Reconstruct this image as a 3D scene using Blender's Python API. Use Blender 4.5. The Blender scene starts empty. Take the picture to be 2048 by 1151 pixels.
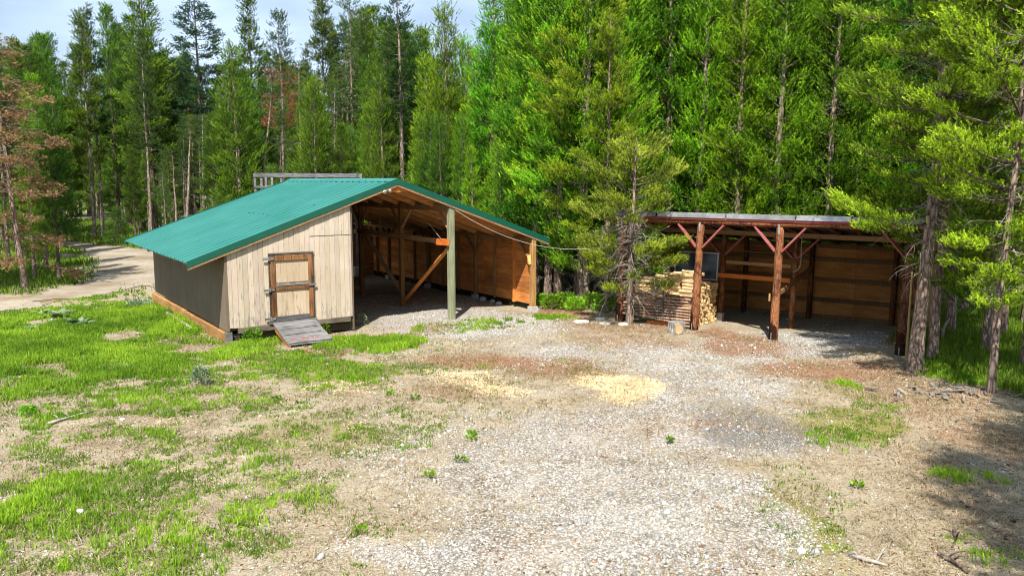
import bpy, math, random
import numpy as np
from mathutils import Vector

# ---------------------------------------------------------------- camera, sky, sun, exposure
S = bpy.context.scene
C = bpy.context.scene.collection
F, CAM_H = 1600.0, 4.3                       # focal length in pixels of a 2048 px wide frame, camera height in metres
PITCH = math.atan(215.5 / F)
cam = bpy.data.objects.new("camera", bpy.data.cameras.new("camera"))
C.objects.link(cam)
cam.location = (0, 0, CAM_H)
cam.rotation_euler = (math.pi / 2 - PITCH, 0, 0)
cam.data.sensor_width = 36
cam.data.lens = 36 * F / 2048
cam.data.clip_start, cam.data.clip_end = 0.1, 3000
S.camera = cam

SUN_EL, SUN_DIR = math.radians(54), (-0.15, -1.0)        # the sun stands behind the camera, a little to its left
W = bpy.data.worlds.new("World")
S.world = W
W.use_nodes = True
nt = W.node_tree
bg = nt.nodes["Background"]
sky = nt.nodes.new("ShaderNodeTexSky")
sky.sky_type = 'NISHITA'
sky.sun_disc = False
sky.sun_elevation = SUN_EL
sky.sun_rotation = math.atan2(SUN_DIR[0], SUN_DIR[1])
sky.dust_density, sky.air_density, sky.ozone_density = 1.0, 1.0, 1.0
tc = nt.nodes.new("ShaderNodeTexCoord")
mp = nt.nodes.new("ShaderNodeMapping")
mp.inputs["Scale"].default_value = (1, 1, 2.6)
cn = nt.nodes.new("ShaderNodeTexNoise")
cn.inputs["Scale"].default_value = 2.4
cn.inputs["Detail"].default_value = 8
cr = nt.nodes.new("ShaderNodeValToRGB")
cr.color_ramp.elements[0].position, cr.color_ramp.elements[1].position = 0.30, 0.66
mx = nt.nodes.new("ShaderNodeMix")
mx.data_type = 'RGBA'
mx.inputs["B"].default_value = (8.2, 10.2, 13.2, 1)        # thin bright cloud in the sky's own units
nt.links.new(tc.outputs["Generated"], mp.inputs[0])
nt.links.new(mp.outputs[0], cn.inputs["Vector"])
nt.links.new(cn.outputs[0], cr.inputs[0])
nt.links.new(cr.outputs[0], mx.inputs["Factor"])
nt.links.new(sky.outputs[0], mx.inputs["A"])
nt.links.new(mx.outputs["Result"], bg.inputs["Color"])
bg.inputs["Strength"].default_value = 0.060

sl = bpy.data.lights.new("sun", 'SUN')
sl.energy, sl.angle, sl.color = 5.0, math.radians(0.5), (1.0, 0.955, 0.88)
so = bpy.data.objects.new("sun", sl)
C.objects.link(so)
_sv = Vector((SUN_DIR[0], SUN_DIR[1], 0)).normalized() * math.cos(SUN_EL) + Vector((0, 0, math.sin(SUN_EL)))
so.rotation_euler = _sv.to_track_quat('Z', 'Y').to_euler()
so.location = (0, -20, 40)
S.view_settings.view_transform = 'Standard'
S.view_settings.look = 'None'
S.view_settings.gamma = 1
S.view_settings.exposure = 0.92
S.cycles.pixel_filter_type = 'BLACKMAN_HARRIS'
S.cycles.filter_width = 1.05
S.cycles.max_bounces = 6
S.cycles.diffuse_bounces = 3
S.cycles.glossy_bounces = 2
S.cycles.transmission_bounces = 4
S.cycles.transparent_max_bounces = 6

# ---------------------------------------------------------------- helpers
CP, SP = math.cos(PITCH), math.sin(PITCH)
RNG = np.random.default_rng(7)
random.seed(7)


def ray(u, v):
    x, y = (u - 1024) / F, (575.5 - v) / F
    return np.array([x, CP + y * SP, -SP + y * CP])


def gp(u, v, z=0.0):
    """the point of the ground (height z) seen at pixel u, v of the photograph"""
    r = ray(u, v)
    p = np.array([0, 0, CAM_H]) + r * ((z - CAM_H) / r[2])
    return p


def at_y(u, v, Y):
    r = ray(u, v)
    return np.array([0, 0, CAM_H]) + r * (Y / r[1])


def _hash(ix, iy, seed):
    n = (ix.astype(np.int64) * 374761393 + iy.astype(np.int64) * 668265263 + seed * 974711) & 0x7fffffff
    n = ((n ^ (n >> 13)) * 1274126177) & 0x7fffffff
    return ((n ^ (n >> 16)) & 0xffff) / 65535.0


def noise(x, y, scale, seed=0, octaves=3):
    x, y = np.asarray(x, float) / scale, np.asarray(y, float) / scale
    tot, amp, s = 0, 1.0, 0
    for o in range(octaves):
        ix, iy = np.floor(x), np.floor(y)
        fx, fy = x - ix, y - iy
        fx, fy = fx * fx * (3 - 2 * fx), fy * fy * (3 - 2 * fy)
        h = lambda a, b: _hash(ix + a, iy + b, seed + o * 17)
        tot = tot + amp * ((h(0, 0) * (1 - fx) + h(1, 0) * fx) * (1 - fy) + (h(0, 1) * (1 - fx) + h(1, 1) * fx) * fy)
        s += amp
        amp *= 0.5
        x, y = x * 2.03 + 5.3, y * 2.03 + 1.7
    return tot / s


MOUNDS = []      # (x, y, rx, ry, height)


def hgt(x, y):
    x, y = np.asarray(x, float), np.asarray(y, float)
    h = (noise(x, y, 2.6, 3, 3) - 0.5) * 0.10 + (noise(x, y, 0.6, 9, 2) - 0.5) * 0.035
    for k in (-.85, .85):                                  # two shallow wheel ruts down the drive
        cxx = .55 + k + .012 * (y - 9) ** 2 + .35 * (noise(y, y * 0, 4.0, 15, 2) - .5)
        h = h - .035 * np.exp(-((x - cxx) / .28) ** 2) * np.clip((19 - y) / 3, 0, 1)
    for mxx, myy, rx, ry, hh in MOUNDS:
        h = h + hh * np.exp(-((x - mxx) / rx) ** 2 - ((y - myy) / ry) ** 2)
    return h


class MB:
    """collects shapes for ONE mesh object"""

    def __init__(self):
        self.v, self.f, self.c, self.n = [], [], [], 0

    def add(self, verts, faces, col=(1, 1, 1)):
        b = self.n
        self.v.extend([tuple(p) for p in verts])
        self.f.extend([tuple(i + b for i in f) for f in faces])
        col = tuple(col)
        self.c.extend([col] * len(verts))
        self.n += len(verts)

    def box(self, x0, x1, y0, y1, z0, z1, col=(1, 1, 1), j=0.0):
        vs = [(x, y, z) for x in (x0, x1) for y in (y0, y1) for z in (z0, z1)]
        if j:
            vs = [(a + random.uniform(-j, j), b + random.uniform(-j, j), c + random.uniform(-j, j)) for a, b, c in vs]
        self.add(vs, [(0, 1, 3, 2), (4, 6, 7, 5), (0, 4, 5, 1), (2, 3, 7, 6), (0, 2, 6, 4), (1, 5, 7, 3)], col)

    def beam(self, p0, p1, w, h, up=(0, 0, 1), col=(1, 1, 1), bev=0.006):
        """rectangular timber from p0 to p1: w across, h along up, with bevelled long edges"""
        p0, p1 = Vector(p0), Vector(p1)
        d = (p1 - p0).normalized()
        s = d.cross(Vector(up)).normalized()
        u = s.cross(d).normalized()
        a, b = w / 2, h / 2
        prof = [(-a + bev, -b), (a - bev, -b), (a, -b + bev), (a, b - bev), (a - bev, b), (-a + bev, b), (-a, b - bev), (-a, -b + bev)]
        vs = [p + s * x + u * y for p in (p0, p1) for x, y in prof]
        fs = [(i, (i + 1) % 8, 8 + (i + 1) % 8, 8 + i) for i in range(8)] + [tuple(range(7, -1, -1)), tuple(range(8, 16))]
        self.add(vs, fs, col)

    def tube(self, pts, rad, n=6, col=(1, 1, 1), cap=True, rough=0.0):
        pts = [Vector(p) for p in pts]
        vs, fs = [], []
        for i, p in enumerate(pts):
            d = (pts[min(i + 1, len(pts) - 1)] - pts[max(i - 1, 0)]).normalized()
            ref = Vector((0, 1, 0)) if abs(d.y) < 0.8 else Vector((1, 0, 0))
            s = d.cross(ref).normalized()
            u = d.cross(s)
            r = rad[i] if hasattr(rad, '__len__') else rad
            for k in range(n):
                a = 2 * math.pi * k / n
                rr = r * (1 + (random.uniform(-rough, rough) if rough else 0))
                vs.append(p + (s * math.cos(a) + u * math.sin(a)) * rr)
        for i in range(len(pts) - 1):
            for k in range(n):
                fs.append((i * n + k, i * n + (k + 1) % n, (i + 1) * n + (k + 1) % n, (i + 1) * n + k))
        if cap:
            fs.append(tuple(range(n - 1, -1, -1)))
            fs.append(tuple(range((len(pts) - 1) * n, len(pts) * n)))
        self.add(vs, fs, col)

    def build(self, name, mat, parent=None, smooth=False):
        me = bpy.data.meshes.new(name)
        me.from_pydata(self.v, [], self.f)
        a = me.color_attributes.new("Col", 'FLOAT_COLOR', 'POINT')
        arr = np.ones((self.n, 4), np.float32)
        arr[:, :3] = np.array(self.c, np.float32)
        a.data.foreach_set("color", arr.ravel())
        return finish(name, me, mat, parent, smooth)


def finish(name, me, mat, parent, smooth=False):
    me.materials.append(mat)
    if smooth:
        me.polygons.foreach_set("use_smooth", np.ones(len(me.polygons), bool))
    me.update()
    o = bpy.data.objects.new(name, me)
    C.objects.link(o)
    if parent is not None:
        o.parent = parent
    return o


def np_mesh(name, V, Fc, mat, parent=None, col=None, smooth=False, k=3):
    """mesh straight from arrays: V (n,3), Fc (m,k), optional per-vertex colour"""
    me = bpy.data.meshes.new(name)
    V = np.asarray(V, np.float32)
    Fc = np.asarray(Fc, np.int32)
    me.vertices.add(len(V))
    me.vertices.foreach_set("co", V.ravel())
    me.loops.add(Fc.size)
    me.loops.foreach_set("vertex_index", Fc.ravel())
    me.polygons.add(len(Fc))
    me.polygons.foreach_set("loop_start", np.arange(0, Fc.size, k, dtype=np.int32))
    me.update(calc_edges=True)
    if col is not None:
        a = me.color_attributes.new("Col", 'FLOAT_COLOR', 'POINT')
        arr = np.ones((len(V), 4), np.float32)
        arr[:, :3] = col
        a.data.foreach_set("color", arr.ravel())
    return finish(name, me, mat, parent, smooth)


def tag(o, label=None, cat=None, group=None, kind=None):
    if label:
        o["label"] = label
    if cat:
        o["category"] = cat
    if group:
        o["group"] = group
    if kind:
        o["kind"] = kind
    return o


def empty(name, loc, rz=0.0):
    o = bpy.data.objects.new(name, None)
    o.empty_display_size = 0.3
    C.objects.link(o)
    o.location = loc
    o.rotation_euler = (0, 0, rz)
    return o


def copy_tree(o, parent=None):
    c = o.copy()
    C.objects.link(c)
    if parent is not None:
        c.parent = parent
    for ch in list(o.children):
        copy_tree(ch, c)
    return c


# ---------------------------------------------------------------- materials
KA = 0.80


def dim(c):
    return tuple(x * KA for x in c)


class Mat:
    def __init__(self, name, rough=0.8, spec=0.3):
        self.m = bpy.data.materials.new(name)
        self.m.use_nodes = True
        self.nt = self.m.node_tree
        self.b = self.nt.nodes["Principled BSDF"]
        self.b.inputs["Roughness"].default_value = rough
        self.b.inputs["Specular IOR Level"].default_value = spec
        self.tc = self.nt.nodes.new("ShaderNodeTexCoord")

    def put(self, sock, val):
        if isinstance(val, bpy.types.NodeSocket):
            self.nt.links.new(val, sock)
        elif isinstance(val, (tuple, list)) and len(val) == 3 and sock.type == 'RGBA':
            sock.default_value = (*val, 1)
        else:
            sock.default_value = val

    def noise(self, scale, detail=4, stretch=(1, 1, 1), rough=0.55, coord="Object", dist=0.0):
        mp = self.nt.nodes.new("ShaderNodeMapping")
        mp.inputs["Scale"].default_value = stretch
        self.nt.links.new(self.tc.outputs[coord], mp.inputs[0])
        n = self.nt.nodes.new("ShaderNodeTexNoise")
        n.inputs["Scale"].default_value = scale
        n.inputs["Detail"].default_value = detail
        n.inputs["Roughness"].default_value = rough
        n.inputs["Distortion"].default_value = dist
        self.nt.links.new(mp.outputs[0], n.inputs["Vector"])
        return n.outputs[0]

    def voronoi(self, scale, feature='F1', out="Distance", stretch=(1, 1, 1)):
        mp = self.nt.nodes.new("ShaderNodeMapping")
        mp.inputs["Scale"].default_value = stretch
        self.nt.links.new(self.tc.outputs["Object"], mp.inputs[0])
        n = self.nt.nodes.new("ShaderNodeTexVoronoi")
        n.feature = feature
        n.inputs["Scale"].default_value = scale
        self.nt.links.new(mp.outputs[0], n.inputs["Vector"])
        return n.outputs[out]

    def ramp(self, fac, stops):
        r = self.nt.nodes.new("ShaderNodeValToRGB")
        el = r.color_ramp.elements
        while len(el) < len(stops):
            el.new(0.5)
        for e, (p, c) in zip(el, stops):
            e.position = p
            e.color = (c, c, c, 1) if not hasattr(c, '__len__') else (*c, 1)
        self.put(r.inputs[0], fac)
        return r.outputs[0]

    def mix(self, fac, a, b, mode='MIX'):
        m = self.nt.nodes.new("ShaderNodeMix")
        m.data_type = 'RGBA'
        m.blend_type = mode
        self.put(m.inputs["Factor"], fac)
        self.put(m.inputs["A"], a)
        self.put(m.inputs["B"], b)
        return m.outputs["Result"]

    def math(self, op, a, b=0.0, c=0.0):
        m = self.nt.nodes.new("ShaderNodeMath")
        m.operation = op
        self.put(m.inputs[0], a)
        self.put(m.inputs[1], b)
        self.put(m.inputs[2], c)
        return m.outputs[0]

    def attr(self, name="Col"):
        a = self.nt.nodes.new("ShaderNodeAttribute")
        a.attribute_name = name
        return a.outputs["Color"]

    def sep(self, col):
        s = self.nt.nodes.new("ShaderNodeSeparateColor")
        self.put(s.inputs[0], col)
        return s.outputs

    def objz(self, axis="Z"):
        s = self.nt.nodes.new("ShaderNodeSeparateXYZ")
        self.nt.links.new(self.tc.outputs["Object"], s.inputs[0])
        return s.outputs[axis]

    def bump(self, height, strength=0.4, dist=0.02):
        b = self.nt.nodes.new("ShaderNodeBump")
        b.inputs["Strength"].default_value = strength
        b.inputs["Distance"].default_value = dist
        self.put(b.inputs["Height"], height)
        self.nt.links.new(b.outputs[0], self.b.inputs["Normal"])

    def color(self, c):
        self.put(self.b.inputs["Base Color"], c)
        return self


def wood(name, dark, light, axis, scale=3.0, rough=0.8, grain=9.0, attr=True, bump=0.35, spec=0.2, worn=None):
    """timber whose grain runs along axis 0, 1 or 2 of its own space; Col multiplies each board"""
    dark, light = dim(dark), dim(light)
    M = Mat(name, rough, spec)
    st = [grain, grain, grain]
    st[axis] = 0.7
    g = M.noise(scale, 6, st, 0.65)
    big = M.noise(1.3, 3)
    f = M.math('MULTIPLY_ADD', M.math('SUBTRACT', big, 0.5), 0.5, g)
    c = M.mix(M.ramp(f, [(0.34, 0), (0.66, 1)]), dark, light)
    kn = M.noise(2.6, 2)
    c = M.mix(M.ramp(kn, [(0.69, 0), (0.75, 0.55)]), c, tuple(x * 0.45 for x in dark))
    if worn:
        wn = M.noise(7.0, 6, [1.6 if i != axis else 0.35 for i in range(3)], 0.7)
        c = M.mix(M.ramp(wn, [(worn[1], 0), (worn[1] + 0.07, 0.85)]), c, worn[0])
    if attr:
        c = M.mix(1.0, c, M.attr(), 'MULTIPLY')
    M.color(c)
    M.bump(g, bump, 0.012)
    return M.m


m_plank_paint = None


def painted_boards():
    M = Mat("weathered cream paint on boards", 0.85, 0.15)
    g = M.noise(4, 6, (12, 12, 0.7), 0.65)
    big = M.noise(0.9, 4)
    c = M.mix(M.ramp(big, [(0.3, 0), (0.7, 1)]), (0.47, 0.37, 0.275), (0.57, 0.48, 0.385))
    c = M.mix(M.ramp(g, [(0.3, 0.5), (0.6, 0)]), c, (0.34, 0.28, 0.22))
    flake = M.noise(5, 8, (3.0, 3.0, 0.55), 0.75)
    z = M.objz()
    low = M.math('MULTIPLY', M.math('SUBTRACT', 1.35, z), 0.10)      # rain splash has worn the paint off the foot of the wall
    low = M.math('MAXIMUM', low, 0.0)
    fl = M.math('ADD', flake, low)
    c = M.mix(M.ramp(fl, [(0.585, 0), (0.67, 0.75)]), c, (0.17, 0.155, 0.14))
    warm = M.noise(0.55, 2)
    c = M.mix(M.ramp(warm, [(0.5, 0), (0.75, 0.35)]), c, (0.49, 0.385, 0.27))
    c = M.mix(1.0, c, M.attr(), 'MULTIPLY')
    M.color(c)
    M.bump(M.math('ADD', g, flake), 0.35, 0.01)
    return M.m


def bark(name, dark, light, scale=6.0, red=None):
    M = Mat(name, 0.95, 0.1)
    v = M.voronoi(scale, 'DISTANCE_TO_EDGE', "Distance", (1.6, 1.6, 0.45))
    n = M.noise(scale * 1.5, 6, (1.2, 1.2, 0.5), 0.7)
    f = M.math('ADD', M.math('MULTIPLY', v, 1.2), M.math('MULTIPLY', n, 0.6))
    c = M.mix(M.ramp(f, [(0.25, 0), (0.62, 1)]), dark, light)
    if red:
        c = M.mix(M.ramp(M.noise(1.7, 4), [(0.45, 0), (0.62, 0.9)]), c, red)
        fl = M.noise(22, 5, (1, 1, .5), .7)
        c = M.mix(M.ramp(fl, [(0.57, 0), (0.66, 0.6)]), c, (0.42, 0.28, 0.20))
        c = M.mix(M.ramp(fl, [(0.34, 0.75), (0.44, 0)]), c, (0.03, 0.014, 0.01))
    c = M.mix(1.0, c, M.attr(), 'MULTIPLY')
    M.color(c)
    M.bump(f, 0.9, 0.03)
    return M.m


def needles(name, old, new, hue=0.5, transl=0.35):
    """foliage: Col.r mixes old and new growth, the object's own random shifts the tone of each tree"""
    M = Mat(name, 0.55, 0.25)
    s = M.sep(M.attr())
    oi = M.nt.nodes.new("ShaderNodeObjectInfo")
    c = M.mix(s[0], old, new)
    hs = M.nt.nodes.new("ShaderNodeHueSaturation")
    M.put(hs.inputs["Color"], c)
    M.put(hs.inputs["Hue"], M.math('MULTIPLY_ADD', oi.outputs["Random"], 0.05 * hue, 0.5 - 0.025 * hue))
    M.put(hs.inputs["Value"], M.math('MULTIPLY_ADD', M.math('FRACT', M.math('MULTIPLY', oi.outputs["Random"], 7.31)), 0.62, 0.66))
    c = hs.outputs[0]
    M.color(c)
    tr = M.nt.nodes.new("ShaderNodeBsdfTranslucent")
    M.put(tr.inputs[0], c)
    ms = M.nt.nodes.new("ShaderNodeMixShader")
    ms.inputs[0].default_value = transl
    M.nt.links.new(M.b.outputs[0], ms.inputs[1])
    M.nt.links.new(tr.outputs[0], ms.inputs[2])
    M.nt.links.new(ms.outputs[0], M.nt.nodes["Material Output"].inputs[0])
    return M.m


def plain(name, col, rough=0.6, spec=0.3, metal=0.0, var=0.25, scale=8.0, attr=True):
    M = Mat(name, rough, spec)
    M.b.inputs["Metallic"].default_value = metal
    col = dim(col)
    n = M.noise(scale, 5)
    c = M.mix(M.ramp(n, [(0.35, 0), (0.65, 1)]), tuple(x * (1 - var) for x in col), tuple(min(1, x * (1 + var * 0.6)) for x in col))
    if attr:
        c = M.mix(1.0, c, M.attr(), 'MULTIPLY')
    M.color(c)
    return M.m


def roof_metal():
    M = Mat("teal painted roofing steel", 0.42, 0.4)
    n = M.noise(0.7, 5, (1, 1, 1), 0.6)
    c = M.mix(M.ramp(n, [(0.3, 0), (0.7, 1)]), (0.020, 0.150, 0.128), (0.030, 0.182, 0.156))
    d = M.noise(30, 4, (0.3, 3, 1))
    c = M.mix(M.ramp(d, [(0.55, 0), (0.75, 0.2)]), c, (0.06, 0.22, 0.18))
    dirt = M.noise(2.2, 7, (0.35, 1.6, 1), 0.7)
    c = M.mix(M.ramp(dirt, [(0.56, 0), (0.74, 0.35)]), c, (0.07, 0.13, 0.10))
    c = M.mix(1.0, c, M.attr(), 'MULTIPLY')
    M.color(c)
    M.put(M.b.inputs["Roughness"], M.ramp(n, [(0.3, 0.32), (0.7, 0.5)]))
    return M.m


MT = dict(
    boards=painted_boards(),
    side=wood("taupe painted side panels", (0.20, 0.15, 0.108), (0.25, 0.192, 0.14), 2, 2.0, 0.8, 8, True, 0.15),
    teal=roof_metal(),
    trim=plain("dark green painted trim", (0.006, 0.105, 0.068), .4, .5, 0, .1, 3),
    orange=wood("orange stained interior boards", (0.46, 0.165, 0.04), (0.80, 0.33, 0.09), 1, 3.0, 0.75),
    deck=wood("raw pine roof deck", (0.46, 0.20, 0.065), (0.74, 0.38, 0.14), 0, 3.0, 0.8),
    frame=wood("aged brown framing timber", (0.20, 0.11, 0.05), (0.36, 0.23, 0.11), 2, 3.0, 0.85),
    rail=wood("aged brown rail timber", (0.24, 0.14, 0.07), (0.42, 0.28, 0.15), 1, 3.0, 0.85),
    green_post=wood("green treated post", (0.20, 0.22, 0.13), (0.36, 0.37, 0.23), 2, 3.0, 0.8, 10),
    door_wood=wood("dark brown weathered door rails", (0.10, 0.045, 0.018), (0.34, 0.17, 0.07), 2, 3.5, 0.8, 9, True, 0.5, 0.2, ((0.10, 0.09, 0.085), 0.60)),
    grey_wood=wood("grey weathered timber", (0.09, 0.085, 0.08), (0.30, 0.29, 0.275), 0, 3.5, 0.9, 11),
    sill=wood("dark weathered sill beam", (0.07, 0.06, 0.05), (0.25, 0.20, 0.15), 0, 3.0, 0.9, 10, True, 0.5, 0.1, ((0.42, 0.27, 0.13), 0.60)),
    skid=wood("orange brown skid beam", (0.28, 0.14, 0.05), (0.52, 0.30, 0.12), 1, 3.0, 0.85),
    ply=wood("brown plywood sheet", (0.28, 0.12, 0.03), (0.46, 0.21, 0.06), 0, 2.0, 0.8, 4),
    log=bark("peeled red brown log", (0.045, 0.018, 0.010), (0.22, 0.085, 0.04), 9.0, (0.30, 0.12, 0.05)),
    redpaint=wood("faded red painted brace", (0.30, 0.075, 0.07), (0.42, 0.13, 0.12), 0, 3.0, 0.7, 7, True, 0.2, 0.2, ((0.36, 0.2, 0.18), 0.64)),
    concrete=plain("pale concrete", (0.50, 0.48, 0.45), 0.9, 0.2, 0, 0.2, 14),
    galv=plain("galvanised metal", (0.52, 0.54, 0.56), 0.42, 0.5, 0.55, 0.25, 5),
    dark=plain("dark tar felt", (0.045, 0.045, 0.05), 0.7, 0.3, 0, 0.3, 6),
    iron=plain("dark iron", (0.06, 0.06, 0.065), 0.6, 0.4, 0.5, 0.3, 20),
    white=plain("white plastic", (0.72, 0.72, 0.72), 0.5, 0.4, 0, 0.08, 6),
    rope=plain("pale rope", (0.46, 0.42, 0.33), 0.9, 0.1, 0, 0.15, 40),
    split=wood("fresh split firewood", (0.58, 0.38, 0.17), (0.95, 0.74, 0.42), 0, 6.0, 0.9, 8, True, 0.5),
    slab=bark("bark slab", (0.09, 0.06, 0.045), (0.40, 0.30, 0.23), 8.0, (0.42, 0.26, 0.17)),
    stump=bark("grey old stump", (0.12, 0.11, 0.10), (0.36, 0.33, 0.30), 7.0),
    stone=plain("pale stone", (0.56, 0.54, 0.50), 0.9, 0.2, 0, 0.3, 9),
    twig=plain("bleached dead wood", (0.40, 0.355, 0.30), 0.9, 0.1, 0, 0.35, 12),
    debris=plain("rust orange rotten wood", (0.36, 0.16, 0.055), 0.95, 0.1, 0, 0.5, 9),
    yellowpole=wood("yellow peeled pole", (0.42, 0.28, 0.10), (0.62, 0.46, 0.20), 2, 3.0, 0.8, 8),
    bark_pine=bark("scaly grey brown pine bark", (0.075, 0.052, 0.042), (0.33, 0.245, 0.19), 7.0),
    bark_far=bark("grey lodgepole bark", (0.10, 0.078, 0.06), (0.34, 0.27, 0.205), 4.0),
    bark_dark=bark("dark pine bark", (0.05, 0.038, 0.032), (0.19, 0.14, 0.11), 5.0),
    n_young=needles("bright young pine needles", (0.045, 0.128, 0.006), (0.360, 0.660, 0.022), 1.0, 0.42),
    n_near=needles("yellow green pine needles", (0.075, 0.140, 0.008), (0.540, 0.690, 0.035), 0.4, 0.42),
    n_mid=needles("fresh mid green pine needles", (0.034, 0.094, 0.008), (0.250, 0.440, 0.024), 0.7, 0.4),
    n_gnarled=needles("dull olive pine needles", (0.070, 0.115, 0.012), (0.46, 0.54, 0.05), 0.4),
    n_stand=needles("mid green pine needles", (0.032, 0.082, 0.010), (0.200, 0.335, 0.022), 0.8),
    n_dark=needles("dark pine needles", (0.024, 0.060, 0.014), (0.110, 0.190, 0.030), 0.7),
    n_larch=needles("cool green fir needles", (0.022, 0.068, 0.028), (0.080, 0.180, 0.050), 0.4),
    n_brown=needles("dead tan pine needles", (0.19, 0.115, 0.05), (0.46, 0.29, 0.135), 0.2, 0.25),
    n_red=needles("dying rust red needles", (0.28, 0.09, 0.045), (0.52, 0.19, 0.09), 0.2, 0.25),
    n_spruce=needles("fresh spruce needles", (0.045, 0.120, 0.014), (0.17, 0.32, 0.035), 0.4),
    leaf=needles("fresh broad leaves", (0.09, 0.24, 0.012), (0.32, 0.56, 0.03), 0.4, 0.4),
    sage=needles("grey green leaves", (0.16, 0.22, 0.13), (0.34, 0.42, 0.26), 0.3, 0.3),
    grass=needles("spring grass", (0.075, 0.165, 0.010), (0.29, 0.45, 0.028), 0.0, 0.4),
    straw=needles("dry straw", (0.20, 0.15, 0.08), (0.46, 0.37, 0.23), 0.0, 0.25),
)


def glass():
    M = Mat("dusty window glass", 0.12, 0.5)
    M.color(M.mix(M.ramp(M.noise(3, 4), [(0.4, 0), (0.7, 1)]), (0.03, 0.04, 0.045), (0.09, 0.11, 0.12)))
    return M.m


MT["glass"] = glass()

# ---------------------------------------------------------------- ground: what covers it where
# dabs (u, v, half width, half height, strength) are ellipses on the ground, given by where they lie in the photograph
DABS = {
    'grass': [
        (60, 680, 330, 90, .95), (250, 650, 180, 60, .9), (330, 730, 190, 60, .75), (90, 740, 200, 60, .6), (150, 790, 220, 45, .55),
        (330, 790, 220, 45, .45), (30, 870, 60, 35, .6), (160, 900, 150, 35, .38), (360, 880, 220, 60, .42), (200, 950, 190, 50, .55), (450, 1000, 280, 100, .40),
        (330, 1010, 280, 80, .43), (90, 1040, 180, 90, .43), (40, 1020, 60, 60, .75), (370, 1090, 290, 90, .48), (160, 1130, 220, 60, .46), (560, 960, 160, 60, .40),
        (600, 760, 160, 30, .5), (700, 740, 120, 22, .45), (500, 690, 80, 25, .75), (760, 685, 90, 22, .85), (900, 655, 90, 14, .35),
        (980, 650, 90, 14, .45), (560, 730, 120, 25, .55), (500, 800, 90, 30, .4), (640, 860, 160, 30, .28), (830, 870, 120, 30, .25),
        (940, 890, 40, 12, .45), (640, 1080, 90, 40, .35), (1110, 640, 40, 10, .8), (1010, 645, 40, 8, .45), (1270, 640, 30, 8, .3),
        (1160, 690, 60, 10, .25), (1700, 775, 25, 16, .7), (1740, 820, 70, 30, .35), (1690, 880, 90, 30, .35), (1930, 960, 90, 20, .55), (1960, 1090, 90, 40, .4),
        (1990, 755, 130, 45, 1.0), (1960, 700, 120, 40, .9), (2040, 790, 60, 30, .9), (1600, 1060, 90, 50, .2), (1540, 1000, 60, 50, .12), (1700, 1090, 150, 30, .2),
        (690, 690, 40, 20, .7), (1080, 730, 160, 18, .25)],
    'gravel': [
        (900, 640, 190, 26, .9), (1000, 650, 180, 30, .8), (1200, 700, 240, 26, .8), (1420, 720, 250, 30, .85), (1560, 690, 220, 28, .9), (1700, 680, 120, 22, .9),
        (1450, 780, 260, 40, .85), (1250, 850, 300, 60, .85), (1150, 950, 330, 90, .9), (1250, 1050, 340, 100, .95), (1050, 1120, 400, 60, .8),
        (1480, 860, 190, 70, .85), (1420, 980, 120, 90, .85), (900, 900, 180, 50, .5), (1050, 730, 110, 16, .5), (1090, 790, 80, 14, .45), (830, 605, 200, 60, .55), (1390, 1100, 110, 60, .9),
        (1340, 760, 120, 25, .6), (700, 1110, 70, 50, .6)],
    'saw': [(1230, 773, 95, 30, 1.1), (1170, 775, 60, 12, .6), (930, 765, 95, 20, .62), (700, 775, 110, 18, .45), (1000, 785, 70, 16, .7), (860, 750, 70, 14, .5),
            (330, 838, 110, 20, .35), (710, 840, 50, 14, .35), (420, 925, 60, 14, .35), (600, 1150, 20, 10, .2), (1280, 795, 60, 12, .6)],
    'litter': [
        (640, 712, 70, 14, .9), (500, 720, 80, 20, .5), (970, 722, 140, 20, .95), (1120, 738, 120, 22, .8), (900, 790, 120, 12, .6), (1250, 680, 150, 20, .55), (1480, 690, 110, 25, .75), (1430, 670, 60, 14, .8),
        (1620, 740, 130, 22, .7), (1740, 740, 100, 25, .7), (1850, 800, 160, 60, .55), (1960, 880, 130, 50, .6), (1880, 690, 90, 26, .9), (1130, 630, 70, 16, .8), (1230, 655, 130, 10, .6),
        (880, 655, 60, 8, .7), (430, 670, 70, 25, .5), (1200, 850, 70, 16, .4), (1300, 850, 80, 18, .45), (750, 735, 90, 12, .45), (1960, 1000, 120, 140, .45), (1560, 1130, 300, 40, .3),
        (60, 600, 140, 10, .6), (350, 640, 60, 18, .6), (1450, 850, 90, 16, .5), (660, 1040, 60, 20, .25), (1120, 1110, 200, 40, .25)],
    'ash_dark': [(1520, 850, 130, 45, .95), (1480, 820, 80, 25, .6), (1690, 890, 90, 40, .5), (1900, 800, 90, 30, .4), (1580, 640, 200, 25, .6), (780, 600, 150, 30, .35), (1000, 860, 60, 18, .25)],  # grey ash and other darker ground, on both shed floors too
    'moss': [(1720, 850, 110, 40, .8), (1560, 1040, 90, 70, .7), (1600, 960, 90, 60, .45), (1080, 740, 150, 16, .55), (1640, 1120, 130, 40, .5), (640, 740, 230, 30, .6), (620, 870, 230, 60, .55), (880, 840, 150, 40, .4),
             (1700, 790, 60, 40, .6), (360, 960, 420, 160, .35), (200, 800, 400, 100, .4)],
}


def dab_field(key, x, y):
    tot = np.zeros_like(np.asarray(x, float))
    for u, v, ru, rv, s in DABS[key]:
        c = gp(u, v)
        rx = abs(gp(u + ru, v)[0] - c[0])
        ry = max(0.25, (gp(u, v - rv)[1] - gp(u, v + rv)[1]) / 2)
        q = ((x - c[0]) / rx) ** 2 + ((y - c[1]) / ry) ** 2
        tot = np.maximum(tot, s * np.clip(1.35 - q, 0, 1) ** 0.7 * (q < 1.35))
    return tot


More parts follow.
